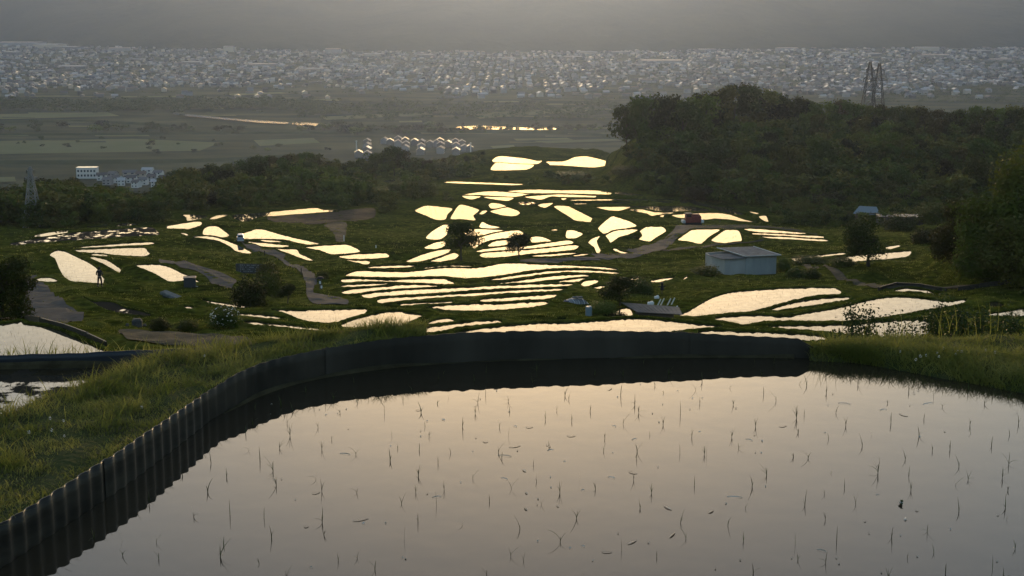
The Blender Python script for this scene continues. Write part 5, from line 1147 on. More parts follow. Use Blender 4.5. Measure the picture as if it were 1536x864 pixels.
# dark crate, slab trough, stones, posts
p, m = place(285, 431); o = empty('water_tank', p, 'dark boxy tank standing at the corner of the lower left paddy', 'tank', None, .2)
b = MB(); b.box((0, .3, 7 * m), (18 * m, .9, 14 * m), bevel=.05); b.build('body', 'steel_dark', o); b = MB(); b.box((0, .3, 14.6 * m), (19.5 * m, 1.0, 1.4 * m), bevel=.03); b.build('lid', 'steel_dark', o)
for s_ in (-1, 1):
    b = MB(); b.box((s_ * 5 * m, -.17, 7 * m), (.05, .04, 13 * m)); b.build('rib', 'steel_dark', o)
b = MB(); b.tube((8 * m, -.1, 2 * m), (12 * m, -.2, 1.5 * m), .03, n=6); b.build('outlet_pipe', 'trim', o)
p, m = place(258, 446); o = empty('stone_slab', p, 'long pale stone slab lying tilted on the grass slope', 'slab', None, R(-24))
b = MB(); b.box((0, 0, .12), (36 * m, .75, .26), bevel=.06); s_ = b.build('slab', 'stone', o); o.rotation_euler = (0, R(16), R(-20))
b = MB(); b.box((.1, 0, -.1), (30 * m, .6, .2), bevel=.04); b.build('footing', 'stone_dark', o)
for px, py, w_, h_, lab in [(206, 490, 15, 12, 'larger dark square stone beside the two clipped bushes'), (191, 489, 5, 4, 'smaller dark stone left of the square stone by the bushes'), (217, 489, 6, 3, 'low flat stone right of the square stone by the bushes')]:
    p, m = place(px, py); b = MB(); b.box((0, 0, h_ * m * .5 - .03), (w_ * m, w_ * m * .8, h_ * m), random.uniform(-.3, .3), bevel=.05); b.box((0, 0, h_ * m * .95), (w_ * m * .8, w_ * m * .6, h_ * m * .2), .2, bevel=.03); tag(b.build('stone', 'stone_dark', loc=p), lab, 'stone')
p, m = place(481, 434); o = empty('marker_post', p, 'dark post with a broad cap and two small white plates at the road bend', 'post')
b = MB(); b.tube((0, 0, -.2), (0, 0, 17 * m), 1.6 * m, 1.4 * m, 8); b.build('post', 'wood', o); b = MB(); b.tube((0, 0, 17 * m), (0, 0, 20 * m), 6 * m, 3 * m, 12); b.build('cap', 'black', o)
for z_, x_ in ((11 * m, -.5 * m), (4 * m, 1.5 * m)):
    b = MB(); b.box((x_, -1.7 * m, z_), (2.6 * m, .03, 4.2 * m), bevel=.008); b.build('plate', 'white', o)
for px, py, hp, mm, lab in [(516, 362, 9, 'white', 'white marker post at the edge of the upper gravel patch'), (397, 383, 7, 'black', 'short black bollard at the roadside above the yellowish bush'), (1181, 333, 6, 'white', 'white marker post at the right end of the upper terraces'), (452, 412, 10, 'wood', 'thin wooden post beside the road bend'), (564, 372, 4, 'white', 'tiny white stake on the slope left of the terraces'), (1080, 334, 6, 'wood', 'short stake on the verge right of the red farm machine')]:
    p, m = place(px, py); b = MB(); b.tube((0, 0, -.2), (0, 0, hp * m), .06, .055, 8); b.tube((0, 0, hp * m), (0, 0, hp * m + .05), .07, .03, 8); b.tube((0, 0, hp * m * .7), (0, 0, hp * m * .78), .07, .07, 8); tag(b.build('marker_post', mm, loc=p), lab, 'post')
# black sheet wall beside the right gravel path
def black_wall(pts_b, hpx, label, seed):
    rg = random.Random(seed); o = empty('sheet_wall', hit(*pts_b[0]), label, 'retaining wall'); b0 = Vector(o.location); W = [hit(x, y) for x, y in pts_b]
    for a, b in zip(W[:-1], W[1:]):
        nseg = max(1, int((b - a).length / 1.6))
        for k in range(nseg):
            s_, e_ = a.lerp(b, k / nseg) - b0, a.lerp(b, (k + .985) / nseg) - b0; m_ = a.y / F; hh = hpx * m_ * rg.uniform(.95, 1.06); d = (e_ - s_).normalized(); nn = Vector((d.y, -d.x, 0)) * .04
            mb = MB(); up = Vector((0, 0, hh)); dn = Vector((0, 0, -.5)); mb.add([s_ + dn + nn, e_ + dn + nn, e_ + up + nn, s_ + up + nn, s_ + dn - nn, e_ + dn - nn, e_ + up - nn, s_ + up - nn], [(0, 1, 2, 3), (5, 4, 7, 6), (3, 2, 6, 7), (1, 5, 6, 2), (4, 0, 3, 7)])
            mb.build('sheet_panel', 'sheet', o)
            pm = MB(); pm.tube(s_ - nn * 1.6 + dn, s_ - nn * 1.6 + up * 1.08, .035, n=6); pm.build('stake', 'wood', o)
black_wall([(1437, 436), (1470, 432), (1500, 428), (1530, 424)], 7, 'black sheet wall beside the gravel path at the right', 1)
black_wall([(1318, 436), (1345, 428), (1380, 430), (1420, 437)], 5, 'low dark sheet edging around the small paddy by the right path', 2)
black_wall([(0, 484), (30, 481), (60, 484), (95, 493), (130, 506), (160, 520)], 8, 'dark sheet edging round the back of the left foreground paddy', 3)
# far shed on the right
def far_shed():
    p, m = place(1300, 336); o = empty('far_shed', p, 'shed with a pale blue roof half hidden behind the round tree', 'shed', None, R(-12)); Wd = 38 * m
    b = MB(); b.box((0, 1.5, 1.0), (Wd * .9, 3, 2.2)); b.build('wall', 'wood', o); b = MB()
    q = [Vector((-.55 * Wd, -.2, 1.9)), Vector((.5 * Wd, -.2, 1.8)), Vector((.38 * Wd, 3.2, 2.8)), Vector((-.3 * Wd, 3.2, 2.9))]; up = Vector((0, 0, .08))
    b.add([*q, *[c + up for c in q]], [(3, 2, 1, 0), (4, 5, 6, 7), (0, 1, 5, 4), (1, 2, 6, 5), (2, 3, 7, 6), (3, 0, 4, 7)]); b.build('roof', 'blue_roof', o)
    b = MB(); b.box((-.1 * Wd, -.02, .9), (1.2, .06, 1.7), bevel=.01); b.build('door', 'steel_dark', o)
    p, m = place(1352, 337); o = empty('storage_shed', p, 'long low dark shed right of the pale blue roof', 'shed', None, R(-3)); Wd = 66 * m
    b = MB(); b.box((0, 1.5, .6), (Wd, 3, 1.5)); b.build('wall', 'steel_dark', o); b = MB(); b.box((0, 1.5, 1.42), (Wd * 1.04, 3.5, .12)); b.build('roof', 'roof_dark', o)
    for k in range(5):
        b = MB(); b.box((-.4 * Wd + k * Wd * .2, -.02, .55), (Wd * .17, .05, 1.3), bevel=.01); b.build('shutter_panel', 'steel_dark', o)
far_shed()

# the person on the path
def person():
    p, m = place(150, 430); k = 30 * m / 1.72
    o = empty('person', p, 'person in dark clothes and cap standing with legs apart beside a bright paddy', 'person', None, R(4), (k, k, k))
    def skin(name, pts, edges, m_, sub=1):
        me = bpy.data.meshes.new(name); me.from_pydata([q[:3] for q in pts], edges, []); ob = link(name, me, o); me.materials.append(M[m_])
        md = ob.modifiers.new('skin', 'SKIN'); md.use_smooth_shade = True
        for i, q in enumerate(pts): me.skin_vertices[0].data[i].radius = (q[3], q[4] if len(q) > 4 else q[3])
        me.skin_vertices[0].data[0].use_root = True
        s_ = ob.modifiers.new('sub', 'SUBSURF'); s_.levels = sub; s_.render_levels = sub; return ob
    pts = [(0, 0, .92, .13, .10), (0, .01, 1.12, .12, .09), (0, 0, 1.30, .15, .10), (0, 0, 1.43, .10, .08), (0, .01, 1.50, .05, .05), (0, .02, 1.60, .078, .09), (0, .02, 1.69, .06, .07)]
    edges = [(i, i + 1) for i in range(6)]
    for s_ in (-1, 1):
        b = len(pts); pts += [(s_ * .17, 0, 1.40, .055, .055), (s_ * .24, .03, 1.14, .042, .042), (s_ * .20, .16, .98, .032, .032), (s_ * .16, .24, 1.0, .03, .018)]
        edges += [(3, b), (b, b + 1), (b + 1, b + 2), (b + 2, b + 3)]
        for f_ in range(4):
            c = len(pts); pts += [(s_ * (.175 - .016 * f_), .29, 1.012 - .006 * f_, .0085), (s_ * (.17 - .016 * f_), .325 - .006 * abs(f_ - 1.5), .995, .007)]; edges += [(b + 3, c), (c, c + 1)]
        c = len(pts); pts += [(s_ * .12, .255, 1.02, .009), (s_ * .105, .285, 1.025, .008)]; edges += [(b + 3, c), (c, c + 1)]
        b = len(pts); pts += [(s_ * .10, 0, .86, .085, .085), (s_ * .135, .01, .48, .058, .058), (s_ * .165, -.02, .09, .04, .042), (s_ * .175, .12, .035, .04, .028)]
        edges += [(0, b), (b, b + 1), (b + 1, b + 2), (b + 2, b + 3)]
    skin('body', pts, edges, 'skin', 2)
    jk = [(0, 0, .86, .165, .13), (0, .01, 1.10, .155, .12), (0, 0, 1.30, .18, .125), (0, 0, 1.44, .11, .09)]; je = [(0, 1), (1, 2), (2, 3)]
    for s_ in (-1, 1):
        b = len(jk); jk += [(s_ * .18, 0, 1.40, .075, .07), (s_ * .26, .03, 1.13, .062, .06), (s_ * .21, .15, .985, .05, .045)]; je += [(3, b), (b, b + 1), (b + 1, b + 2)]
    skin('jacket', jk, je, 'cloth_dark', 2)
    tr = [(0, 0, .90, .155, .12)]; te = []
    for s_ in (-1, 1):
        b = len(tr); tr += [(s_ * .10, 0, .80, .105, .10), (s_ * .137, .01, .48, .082, .08), (s_ * .167, -.02, .10, .068, .068)]; te += [(0, b), (b, b + 1), (b + 1, b + 2)]
    skin('trousers', tr, te, 'cloth_trouser', 2)
    for s_ in (-1, 1):
        b = MB(); b.box((s_ * .17, .05, .05), (.11, .30, .11), bevel=.035); b.build('shoe', 'black', o)
    c = MB(); c.tube((0, .02, 1.63), (0, .02, 1.72), .11, .10, 14); c.tube((0, .02, 1.72), (0, .02, 1.765), .10, .05, 14); c.box((0, .15, 1.645), (.17, .14, .015), bevel=.005); c.build('cap', 'cloth_dark', o)
    hr = MB(); hr.tube((0, .0, 1.52), (0, .0, 1.64), .075, .105, 12); hr.build('hair', 'hair', o)
    fc = MB(); fc.add([(-.015, .105, 1.60), (.015, .105, 1.60), (0, .105, 1.645), (0, .135, 1.605)], [(0, 1, 3), (1, 2, 3), (2, 0, 3)]); fc.build('nose', 'skin', o)
    for s_ in (-1, 1):
        e = MB(); e.tube((s_ * .035, .10, 1.635), (s_ * .035, .113, 1.635), .012, .006, 8); e.build('eye', 'black', o)
        e = MB(); e.box((s_ * .088, .01, 1.61), (.02, .04, .06), bevel=.008); e.build('ear', 'skin', o)
    mth = MB(); mth.box((0, .105, 1.565), (.045, .02, .012), bevel=.004); mth.build('mouth', 'red', o)
person()

# ---------------------------------------------------------------- pylons
def pylon(base_pt, h, w0, arm_levels, label, m_='steel_dark', th=.14):
    o = empty('pylon', base_pt, label, 'pylon'); wt = .10 * w0; zc = h
    corners = [(-1, -1), (1, -1), (1, 1), (-1, 1)]
    def cp(i, z): w_ = w0 / 2 + (wt - w0) / 2 * (z / h); return Vector((corners[i][0] * w_, corners[i][1] * w_, z))
    for i in range(4):
        b = MB(); b.tube(cp(i, -.3), cp(i, h), th, th * .7, 5); b.build('leg', m_, o)
    br = MB(); n = 9; zs = [h * (1 - (1 - k / n) ** 1.25) for k in range(n + 1)]
    for a, b in zip(zs[:-1], zs[1:]):
        for i in range(4):
            j = (i + 1) % 4; br.tube(cp(i, a), cp(j, b), th * .5, n=4, caps=False); br.tube(cp(j, a), cp(i, b), th * .5, n=4, caps=False); br.tube(cp(i, b), cp(j, b), th * .5, n=4, caps=False)
    br.build('bracing', m_, o)
    for z_, half in arm_levels:
        b = MB()
        for s_ in (-1, 1):
            t_ = Vector((s_ * half, 0, z_ + .3)); 
            for i in ((1, 2) if s_ > 0 else (0, 3)): b.tube(cp(i, z_), t_, th * .6, n=4); b.tube(cp(i, z_ + h * .035), t_, th * .5, n=4)
            for q in (.35, .7): a_ = cp(1 if s_ > 0 else 0, z_).lerp(t_, q); b.tube(a_, a_ + Vector((0, .3, h * .03 * (1 - q))), th * .4, n=4)
        arm = b.build('crossarm', m_, o); ins = MB()
        for s_ in (-1, 1): ins.tube((s_ * half * .95, 0, z_ + .2), (s_ * half * .95, 0, z_ - h * .035), th * .8, n=6)
        ins.build('insulator', 'stone_dark', arm)
    return o
def pyl_at(px, py_top, d, py_arm, half_px, w0, label, **k):
    t = at_d(px, py_top, d); zb = ground(t[0], t[1]); h = t[2] - zb; za_ = at_d(px, py_arm, d)[2] - zb; return pylon((t[0], t[1], zb), h, w0, [(za_, half_px * d / F), (za_ + h * .12, half_px * d / F * .6)], label, **k)
pyl_at(1305.5, 93, 720, 119, 9, 9.5, 'left one of the paired dark lattice pylons above the right forest', th=.20)
pyl_at(1319.5, 95, 735, 121, 13, 9.5, 'right one of the paired dark lattice pylons above the right forest', th=.20)
pyl_at(45, 250, 264, 268, 10, 3.0, 'pale lattice pylon standing in the wood at the far left', m_='steel', th=.09)

# ---------------------------------------------------------------- the plain, the river and the town
FOOT = np.array([(-900, 5600), (0, 5500), (120, 5200), (300, 4900), (600, 4700), (900, 4700), (1200, 4950), (1536, 5050), (2400, 5200)], float)   # foot of the mountain by column
xs = np.linspace(-7000, 7000, 120); ys = np.concatenate([np.linspace(640, 3000, 60), np.linspace(3060, 9500, 60)])
XX, YY = np.meshgrid(xs, ys); ZZ = PLAIN_Z + .8 * np.sin(XX * .004) * np.sin(YY * .006)
ix = np.arange(len(xs) - 1); iy = np.arange(len(ys) - 1); a, b = np.meshgrid(ix, iy); nx = len(xs)
tag(link('plain', mesh('plain', np.stack([XX, YY, ZZ], -1).reshape(-1, 3), np.stack([b * nx + a, b * nx + a + 1, (b + 1) * nx + a + 1, (b + 1) * nx + a], -1).reshape(-1, 4), 'plain', smooth=True)), kind='structure')
def plain_poly(name, pts, m_, lift=1.2, n=3):
    W = catmull(np.array([at_z(x, y, PLAIN_Z + lift)[:2] for x, y in pts]), n); flat_sheet(name, W, PLAIN_Z + lift, m_)
M['river'] = water_mat('river_water', 0.004, 1.2, 0.03)
plain_poly('river_water', [(258, 169.5), (300, 173), (345, 177), (400, 181), (432, 183.5), (428, 185.5), (390, 184), (340, 179.5), (295, 175.5), (262, 171.5)], 'river', 2.2)
plain_poly('river_water', [(440, 184), (464, 184), (500, 187), (500, 189), (465, 188), (440, 187)], 'river', 2.2)
plain_poly('paddy_water', [(284, 148.2), (318, 147.5), (320, 149.8), (288, 150.6)], 'river', 2.2); plain_poly('paddy_water', [(324, 147.5), (352, 146.5), (360, 149.5), (330, 151)], 'river', 2.2)
plain_poly('paddy_water', [(655, 144.5), (680, 142.5), (697, 144.5), (690, 147), (660, 147.5)], 'river', 2.2)
plain_poly('river_water', [(686, 190), (720, 188.5), (745, 189.5), (790, 191.5), (832, 192), (830, 194.6), (790, 194.6), (740, 194), (690, 193.5)], 'river', 2.2)
for q in ([(770, 208), (850, 206.5), (860, 209.5), (775, 211)], [(800, 211.5), (930, 208), (935, 211), (820, 215)], [(735, 219), (770, 217.5), (775, 221), (740, 222.5)], [(1060, 209), (1080, 208), (1082, 210), (1062, 211)], [(-60, 268), (22, 265), (24, 272), (-60, 276)], [(480, 175), (640, 168), (650, 172), (490, 180)], [(340, 141), (420, 138), (430, 140), (350, 143.5)], [(700, 170), (880, 160), (890, 166), (720, 178)], [(-40, 172), (160, 168), (180, 174), (-40, 180)], [(-40, 212), (200, 208), (330, 214), (300, 226), (-40, 232)], [(380, 210), (470, 207), (480, 214), (390, 219)]):
    plain_poly('field', q, 'fieldpale', 1.0, 1)
for k in range(70):
    x_, y_ = random.uniform(-60, 940), random.uniform(142, 236); w_ = random.uniform(25, 110); h_ = random.uniform(.7, 2.2)
    if y_ > 200 and 500 < x_ < 760: continue
    plain_poly('field', [(x_, y_), (x_ + w_, y_ - random.uniform(-1, 1)), (x_ + w_ * 1.04, y_ + h_), (x_ + w_ * .02, y_ + h_ + random.uniform(-.4, .4))], 'fieldpale' if k % 3 else 'levee', .9 + .004 * k, 1)
def levee(pts, w_=7, h_=3.5, name='levee', m_='levee'):
    P = smooth_line(np.array([at_z(x, y, PLAIN_Z)[:2] for x, y in pts]), 8); T = np.gradient(P, axis=0); T /= np.linalg.norm(T, axis=1, keepdims=True); N = np.stack([-T[:, 1], T[:, 0]], 1); n = len(P); vs = []
    for o_, z_ in ((-w_ * 2, -1), (-w_ * .6, h_), (w_ * .6, h_), (w_ * 2, -1)): vs.append(np.column_stack([P + N * o_, np.full(n, PLAIN_Z + z_)]))
    q = np.arange(n - 1); tag(link(name, mesh(name, np.vstack(vs), np.vstack([np.stack([j * n + q, j * n + q + 1, (j + 1) * n + q + 1, (j + 1) * n + q], 1)[:, ::-1] for j in range(3)]), m_)), kind='structure')
levee([(-80, 246), (0, 245), (150, 244), (300, 242), (420, 236)]); levee([(-80, 204), (200, 202), (500, 200), (800, 199), (900, 204), (960, 216)], 6, 3); levee([(-80, 186), (120, 183), (260, 190)], 5, 3)

# houses
def house_mesh(w_, d_, h_, rh, walls, roof, detail=False):
    mb = MB(); o = .5; mb.box((0, 0, h_ / 2), (w_, d_, h_), mi=0)
    a = w_ / 2 + o; b = d_ / 2 + o; t_ = .18
    rv = [(-a, -b, h_), (a, -b, h_), (a, b, h_), (-a, b, h_), (-a, 0, h_ + rh), (a, 0, h_ + rh)]
    mb.add(rv, [(0, 1, 5, 4), (2, 3, 4, 5)], 1); mb.add([(x, y, z_ - t_) for x, y, z_ in rv], [(4, 5, 1, 0), (5, 4, 3, 2)], 1)
    mb.add([(-w_ / 2, -d_ / 2, h_), (-w_ / 2, d_ / 2, h_), (-w_ / 2, 0, h_ + rh * .92), (w_ / 2, -d_ / 2, h_), (w_ / 2, d_ / 2, h_), (w_ / 2, 0, h_ + rh * .92)], [(1, 0, 2), (3, 4, 5)], 0)
    return mb, [walls, roof]
def window_house(loc, w_, d_, h_, rh, walls, roof, rz, label, group):
    o = empty('house', loc, label, 'house', group, rz)
    b = MB(); b.box((0, 0, h_ / 2), (w_, d_, h_)); b.add([(-w_ / 2, -d_ / 2, h_), (-w_ / 2, d_ / 2, h_), (-w_ / 2, 0, h_ + rh * .92), (w_ / 2, -d_ / 2, h_), (w_ / 2, d_ / 2, h_), (w_ / 2, 0, h_ + rh * .92)], [(1, 0, 2), (3, 4, 5)]); b.build('wall', walls, o)
    a, c = w_ / 2 + .6, d_ / 2 + .6; rf = MB(); rv = [Vector(q) for q in ((-a, -c, h_ - .2), (a, -c, h_ - .2), (a, c, h_ - .2), (-a, c, h_ - .2), (-a, 0, h_ + rh), (a, 0, h_ + rh))]; up = Vector((0, 0, .2))
    rf.add([*rv, *[q + up for q in rv]], [(4, 5, 1, 0), (5, 4, 3, 2), (6, 7, 11, 10), (8, 9, 10, 11), (0, 1, 7, 6), (2, 3, 9, 8), (0, 6, 10, 4), (4, 10, 9, 3), (1, 5, 11, 7), (5, 2, 8, 11)]); rf.build('roof', roof, o)
    for z_ in ((1.6, 4.3) if h_ > 5 else (1.6,)):
        for x_ in (-.28, .22):
            b = MB(); b.box((x_ * w_, -d_ / 2 - .03, z_), (w_ * .2, .08, 1.2)); b.build('window', 'glass', o)
    return o
roofs = ['roof_grey', 'roof_dark', 'roof_dark', 'roof_brown', 'roof_dark', 'roof_pale', 'roof_pale']; wls = ['wall_grey', 'stone', 'wall_cream', 'stone', 'wall_grey', 'stone_dark', 'stone']
# the estate below the ridge: rows of gabled houses end-on to the camera
ridge_x = [(538, 230), (551, 212), (551, 218), (551, 224), (551, 231), (577, 210), (585, 212), (597, 208), (597, 214), (608, 210), (609, 216), (608, 222), (622, 212), (632, 213), (632, 219), (631, 226), (645, 215), (655, 214), (660, 211), (661, 217), (661, 224), (672, 215), (683, 212), (684, 218), (684, 226), (693, 214), (697, 221), (704, 222)]
for k, (px, py) in enumerate(ridge_x):
    p = at_z(px, py + 6, PLAIN_Z); window_house((p[0], p[1], PLAIN_Z), 11 + k % 3, 8.5, 5.8, 2.6, ['stone', 'stone', 'wall_grey'][k % 3], ['roof_pale', 'roof_grey', 'roof_dark'][k % 3], math.pi / 2 + random.uniform(-.12, .12), f"gabled house with {['pale', 'grey', 'dark'][k % 3]} roof, estate's {'back' if py < 215 else 'middle' if py < 222 else 'front'} rows, {'beside the left mast' if px < 560 else 'behind the hilltop tree' if px < 615 else 'right of the hilltop tree' if px < 650 else 'left of the right mast' if px < 680 else 'beside the right mast'}", 'houses of the estate below the ridge')
for px, py0, py1, lab in [(535, 212, 232, 'thin pale mast at the left end of the estate below the ridge'), (706, 215, 230, 'thin pale mast at the right end of the estate below the ridge')]:
    p = at_z(px, py1, PLAIN_Z); h = (py1 - py0) * p[1] / F; b = MB(); b.tube((0, 0, -1), (0, 0, h), .8, .5, 8); b.tube((0, 0, h), (0, 0, h + .8), 1.0, .9, 8); b.tube((0, 0, 0), (0, 0, 1.5), 1.4, 1.2, 8); tag(b.build('mast', 'wall_white', loc=(p[0], p[1], PLAIN_Z)), lab, 'mast')
# hamlet behind the left wood
p = at_z(130, 268, PLAIN_Z); m = p[1] / F; o = empty('school_building', (p[0], p[1], PLAIN_Z), 'white flat roofed block with a row of windows behind the left wood', 'building', None, R(2)); Wd, Hh = 30 * m, 16 * m
b = MB(); b.box((0, 5, Hh / 2), (Wd, 10, Hh)); b.build('wall', 'wall_white', o); b = MB(); b.box((0, 5, Hh + .25), (Wd * 1.02, 10.5, .5)); b.build('roof', 'roof_pale', o)
for r_ in range(2):
    for c in range(6):
        wn = MB(); wn.box((-.4 * Wd + c * Wd * .16, -.04, Hh * (.3 + .42 * r_)), (Wd * .09, .12, Hh * .2)); wn.build('window', 'glass', o)
for k, (px, py, w_, rf, wl_) in enumerate([(153, 266, 14, 'roof_dark', 'wall_white'), (162, 273, 13, 'roof_grey', 'wall_grey'), (176, 270, 13, 'roof_dark', 'wall_white'), (182, 274, 11, 'roof_pale', 'wall_white'), (195, 262, 20, 'roof_grey', 'wall_cream'), (198, 270, 14, 'roof_dark', 'wall_white'), (212, 264, 14, 'roof_brown', 'wall_cream'), (216, 273, 12, 'roof_grey', 'wall_white'), (228, 268, 12, 'roof_dark', 'wall_grey'), (238, 262, 13, 'roof_grey', 'wall_white'), (233, 276, 11, 'roof_pale', 'wall_white'), (246, 270, 12, 'roof_dark', 'wall_cream'), (205, 277, 11, 'roof_dark', 'wall_white'), (170, 264, 12, 'roof_grey', 'wall_grey'), (222, 258, 16, 'roof_pale', 'wall_white')]):
    p = at_z(px, py + 4, PLAIN_Z); window_house((p[0], p[1], PLAIN_Z), w_ * p[1] / F * 1.0, 8, 5.2, 2.2, wl_, rf, random.uniform(-.3, .3), f"{ {'roof_dark': 'dark', 'roof_grey': 'grey', 'roof_pale': 'pale', 'roof_brown': 'brown'}[rf] } roofed {wl_.split('_')[1]} house in the hamlet, {'next to the flat white block' if px < 165 else 'left of its middle' if px < 190 else 'in its middle' if px < 214 else 'at its right end'}", 'houses of the hamlet behind the left wood')
# the town
proto = {}
for k in range(10):
    mb, ms = house_mesh(random.uniform(9, 14), random.uniform(7.5, 10), random.choice([3.6, 5.8, 6.2]), random.uniform(1.6, 2.6), wls[k % 7], roofs[(k * 3) % 7]); proto[k] = (mb, ms)
def foot_d(X, Y): px = 768 + F * X / Y; return lut(FOOT, px)
town = []
while len(town) < 8200:
    py = random.uniform(58, 149); d0 = 180 * F / (py + 10) * .99; d0 = random.uniform(2480, 5500) if random.random() < .45 else d0
    X = random.uniform(-.40, .40) * d0; 
    qx, qy = project(np.array([X, d0, PLAIN_Z]))
    front = 134 + 7 * math.sin(qx * .011) + 4 * math.sin(qx * .037 + 1) - (6 if qx < 250 else 0)
    if (qy > front and (qy > 149 or random.random() > .10)) or d0 > foot_d(X, d0) - 25: continue
    dens = .5 + .5 * math.sin(X * .006 + 1.3 * math.sin(d0 * .004)) * math.sin(d0 * .007 + X * .002)
    if random.random() > .35 + .65 * dens: continue
    gx_, gy_ = round(X / 17) * 17 + random.uniform(-3, 3), round(d0 / 20) * 20 + random.uniform(-3, 3)
    town.append((gx_, gy_))
town.sort(key=lambda q: q[1])
pm = {k: mesh('town_house', mb.v, mb.f, ms, mb.m) for k, (mb, ms) in proto.items()}
for X, Y in town[:240]:
    kh = random.randrange(10); rt = {'roof_grey': 'grey', 'roof_dark': 'dark', 'roof_pale': 'pale', 'roof_brown': 'brown'}[proto[kh][1][1]]; hx = float(project(np.array([X, Y, PLAIN_Z]))[0])
    hw = 'at the far left' if hx < 130 else 'above the twin ponds' if hx < 370 else 'left of the small pond' if hx < 630 else 'behind the small pond' if hx < 720 else 'left of the forest corner' if hx < 930 else 'behind the forest corner' if hx < 1180 else 'behind the paired pylons' if hx < 1380 else 'at the far right'
    tag(link('town_house', pm[kh], None, (X, Y, PLAIN_Z), random.choice([0, math.pi / 2]) + .25 + random.uniform(-.1, .1), (1, 1, random.uniform(.85, 1.2))), f"tiny house with a {rt} roof at the town's near edge {hw}", 'house', 'houses at the near edge of the town')
V = []; Fq = []; Ft = []; MI = []; MIt = []; allm = ['stone', 'stone_dark', 'wall_white', 'wall_cream', 'wall_grey', 'roof_grey', 'roof_dark', 'roof_pale', 'roof_brown']; nv = 0; FACES = []
for X, Y in town[240:]:
    mb, ms = proto[random.randrange(10)]; a = random.choice([0, math.pi / 2]) + .25 + random.uniform(-.15, .15); ca, sa = math.cos(a), math.sin(a); s = random.uniform(.55, 1.0)
    arr = np.array(mb.v) * s; V.append(np.column_stack([X + arr[:, 0] * ca - arr[:, 1] * sa, Y + arr[:, 0] * sa + arr[:, 1] * ca, PLAIN_Z + arr[:, 2]]))
    FACES += [tuple(i + nv for i in f_) for f_ in mb.f]; MI += [allm.index(ms[i]) for i in mb.m]; nv += len(arr)
tag(link('town', mesh('town', np.vstack(V).tolist(), FACES, allm, MI)), 'the mass of small houses filling the plain below the mountain', 'town', kind='stuff')
# larger halls and blocks in the town
halls = [(35, 66, 60, 6), (75, 70, 40, 7), (105, 72, 36, 5), (180, 74, 30, 5), (345, 76, 16, 10), (290, 94, 30, 4), (395, 97, 40, 4), (470, 104, 34, 4), (110, 101, 40, 5), (500, 78, 22, 8), (560, 82, 30, 4), (640, 84, 26, 5), (700, 80, 20, 6), (760, 88, 26, 4), (860, 86, 26, 4), (990, 92, 60, 5), (955, 98, 26, 4), (1060, 76, 24, 5), (1180, 74, 30, 5), (1260, 80, 26, 4), (1310, 82, 22, 4), (1400, 84, 40, 5), (1390, 74, 34, 6), (1470, 78, 30, 5), (1500, 90, 30, 4), (1460, 106, 22, 4), (1420, 112, 20, 4), (1240, 135, 22, 4), (1262, 130, 26, 3), (1278, 134, 20, 3), (1345, 129, 14, 3), (1425, 127, 14, 3), (1450, 110, 20, 3), (970, 122, 14, 5), (880, 80, 20, 5), (930, 80, 26, 5), (1085, 88, 22, 4), (1130, 92, 20, 4), (210, 90, 20, 4), (150, 96, 18, 4), (60, 108, 18, 4), (20, 80, 24, 5)]
for k, (px, py, w_, h_) in enumerate(halls):
    p = at_z(px, py + 2, PLAIN_Z); m = p[1] / F; Wd, Hh = w_ * m, h_ * m * .8; o = empty('warehouse', (p[0], p[1], PLAIN_Z), f"{'wide' if w_ >= 30 else 'narrow'} {'tall' if h_ > 5 else 'low'} {['grey walled', 'cream walled', 'stone grey'][k % 3]} hall {'below the mountain' if py < 80 else 'in the middle of the town' if py < 108 else 'at the near edge of the town'} {'far left' if px < 130 else 'on the left' if px < 420 else 'left of the centre' if px < 700 else 'right of the centre' if px < 1000 else 'left of the pylons' if px < 1290 else 'near the pylons'}", 'building', 'large pale buildings in the town', random.uniform(-.25, .25))
    b = MB(); b.box((0, 0, Hh / 2), (Wd, Wd * .7, Hh)); b.build('wall', ['wall_grey', 'wall_cream', 'stone'][k % 3], o)
    b = MB(); a, c = Wd / 2 + .5, Wd * .35 + .5; b.add([(-a, -c, Hh), (a, -c, Hh), (a, c, Hh), (-a, c, Hh), (-a, 0, Hh + 2), (a, 0, Hh + 2), (-a, -c, Hh - .6), (a, -c, Hh - .6), (a, c, Hh - .6), (-a, c, Hh - .6)], [(0, 1, 5, 4), (2, 3, 4, 5), (6, 7, 1, 0), (8, 9, 3, 2), (3, 0, 4), (1, 2, 5), (9, 6, 0, 3), (7, 8, 2, 1)]); b.build('roof', 'roof_grey' if k % 3 else 'roof_brown', o)

# trees of the plain
fc_ = [crown_mesh(120 + k, 260, .085, 8, .5, .05, 1.0, ['leaf1', 'leaf2', 'leaf1'][k]) for k in range(3)]
def plain_tree(px, py, hpx, wk):
    cr_ = random.choice(fc_); tone = {'leaf_dark': 'dark green', 'leaf_mid': 'mid green', 'leaf_olive': 'olive'}[cr_.materials[0].name]
    size = 'small' if hpx < 6 else 'medium' if hpx < 11 else 'large'; belt = 'among the fields' if py > 207 else 'by the river'
    where = 'at the far left' if px < 120 else 'behind the left wood' if px < 330 else 'left of the gabled estate' if px < 530 else 'behind the gabled estate' if px < 715 else 'right of the gabled estate'
    lab_ = f'{size} {tone} tree on the plain {belt} {where}'
    p = at_z(px, py, PLAIN_Z); h = hpx * p[1] / F; o = empty('plain_tree', (p[0], p[1], PLAIN_Z), lab_, 'tree', 'trees on the river plain', random.uniform(0, 6.28), (h * wk, h * wk, h)); link('crown', cr_, o); link('trunk', TR[0], o)
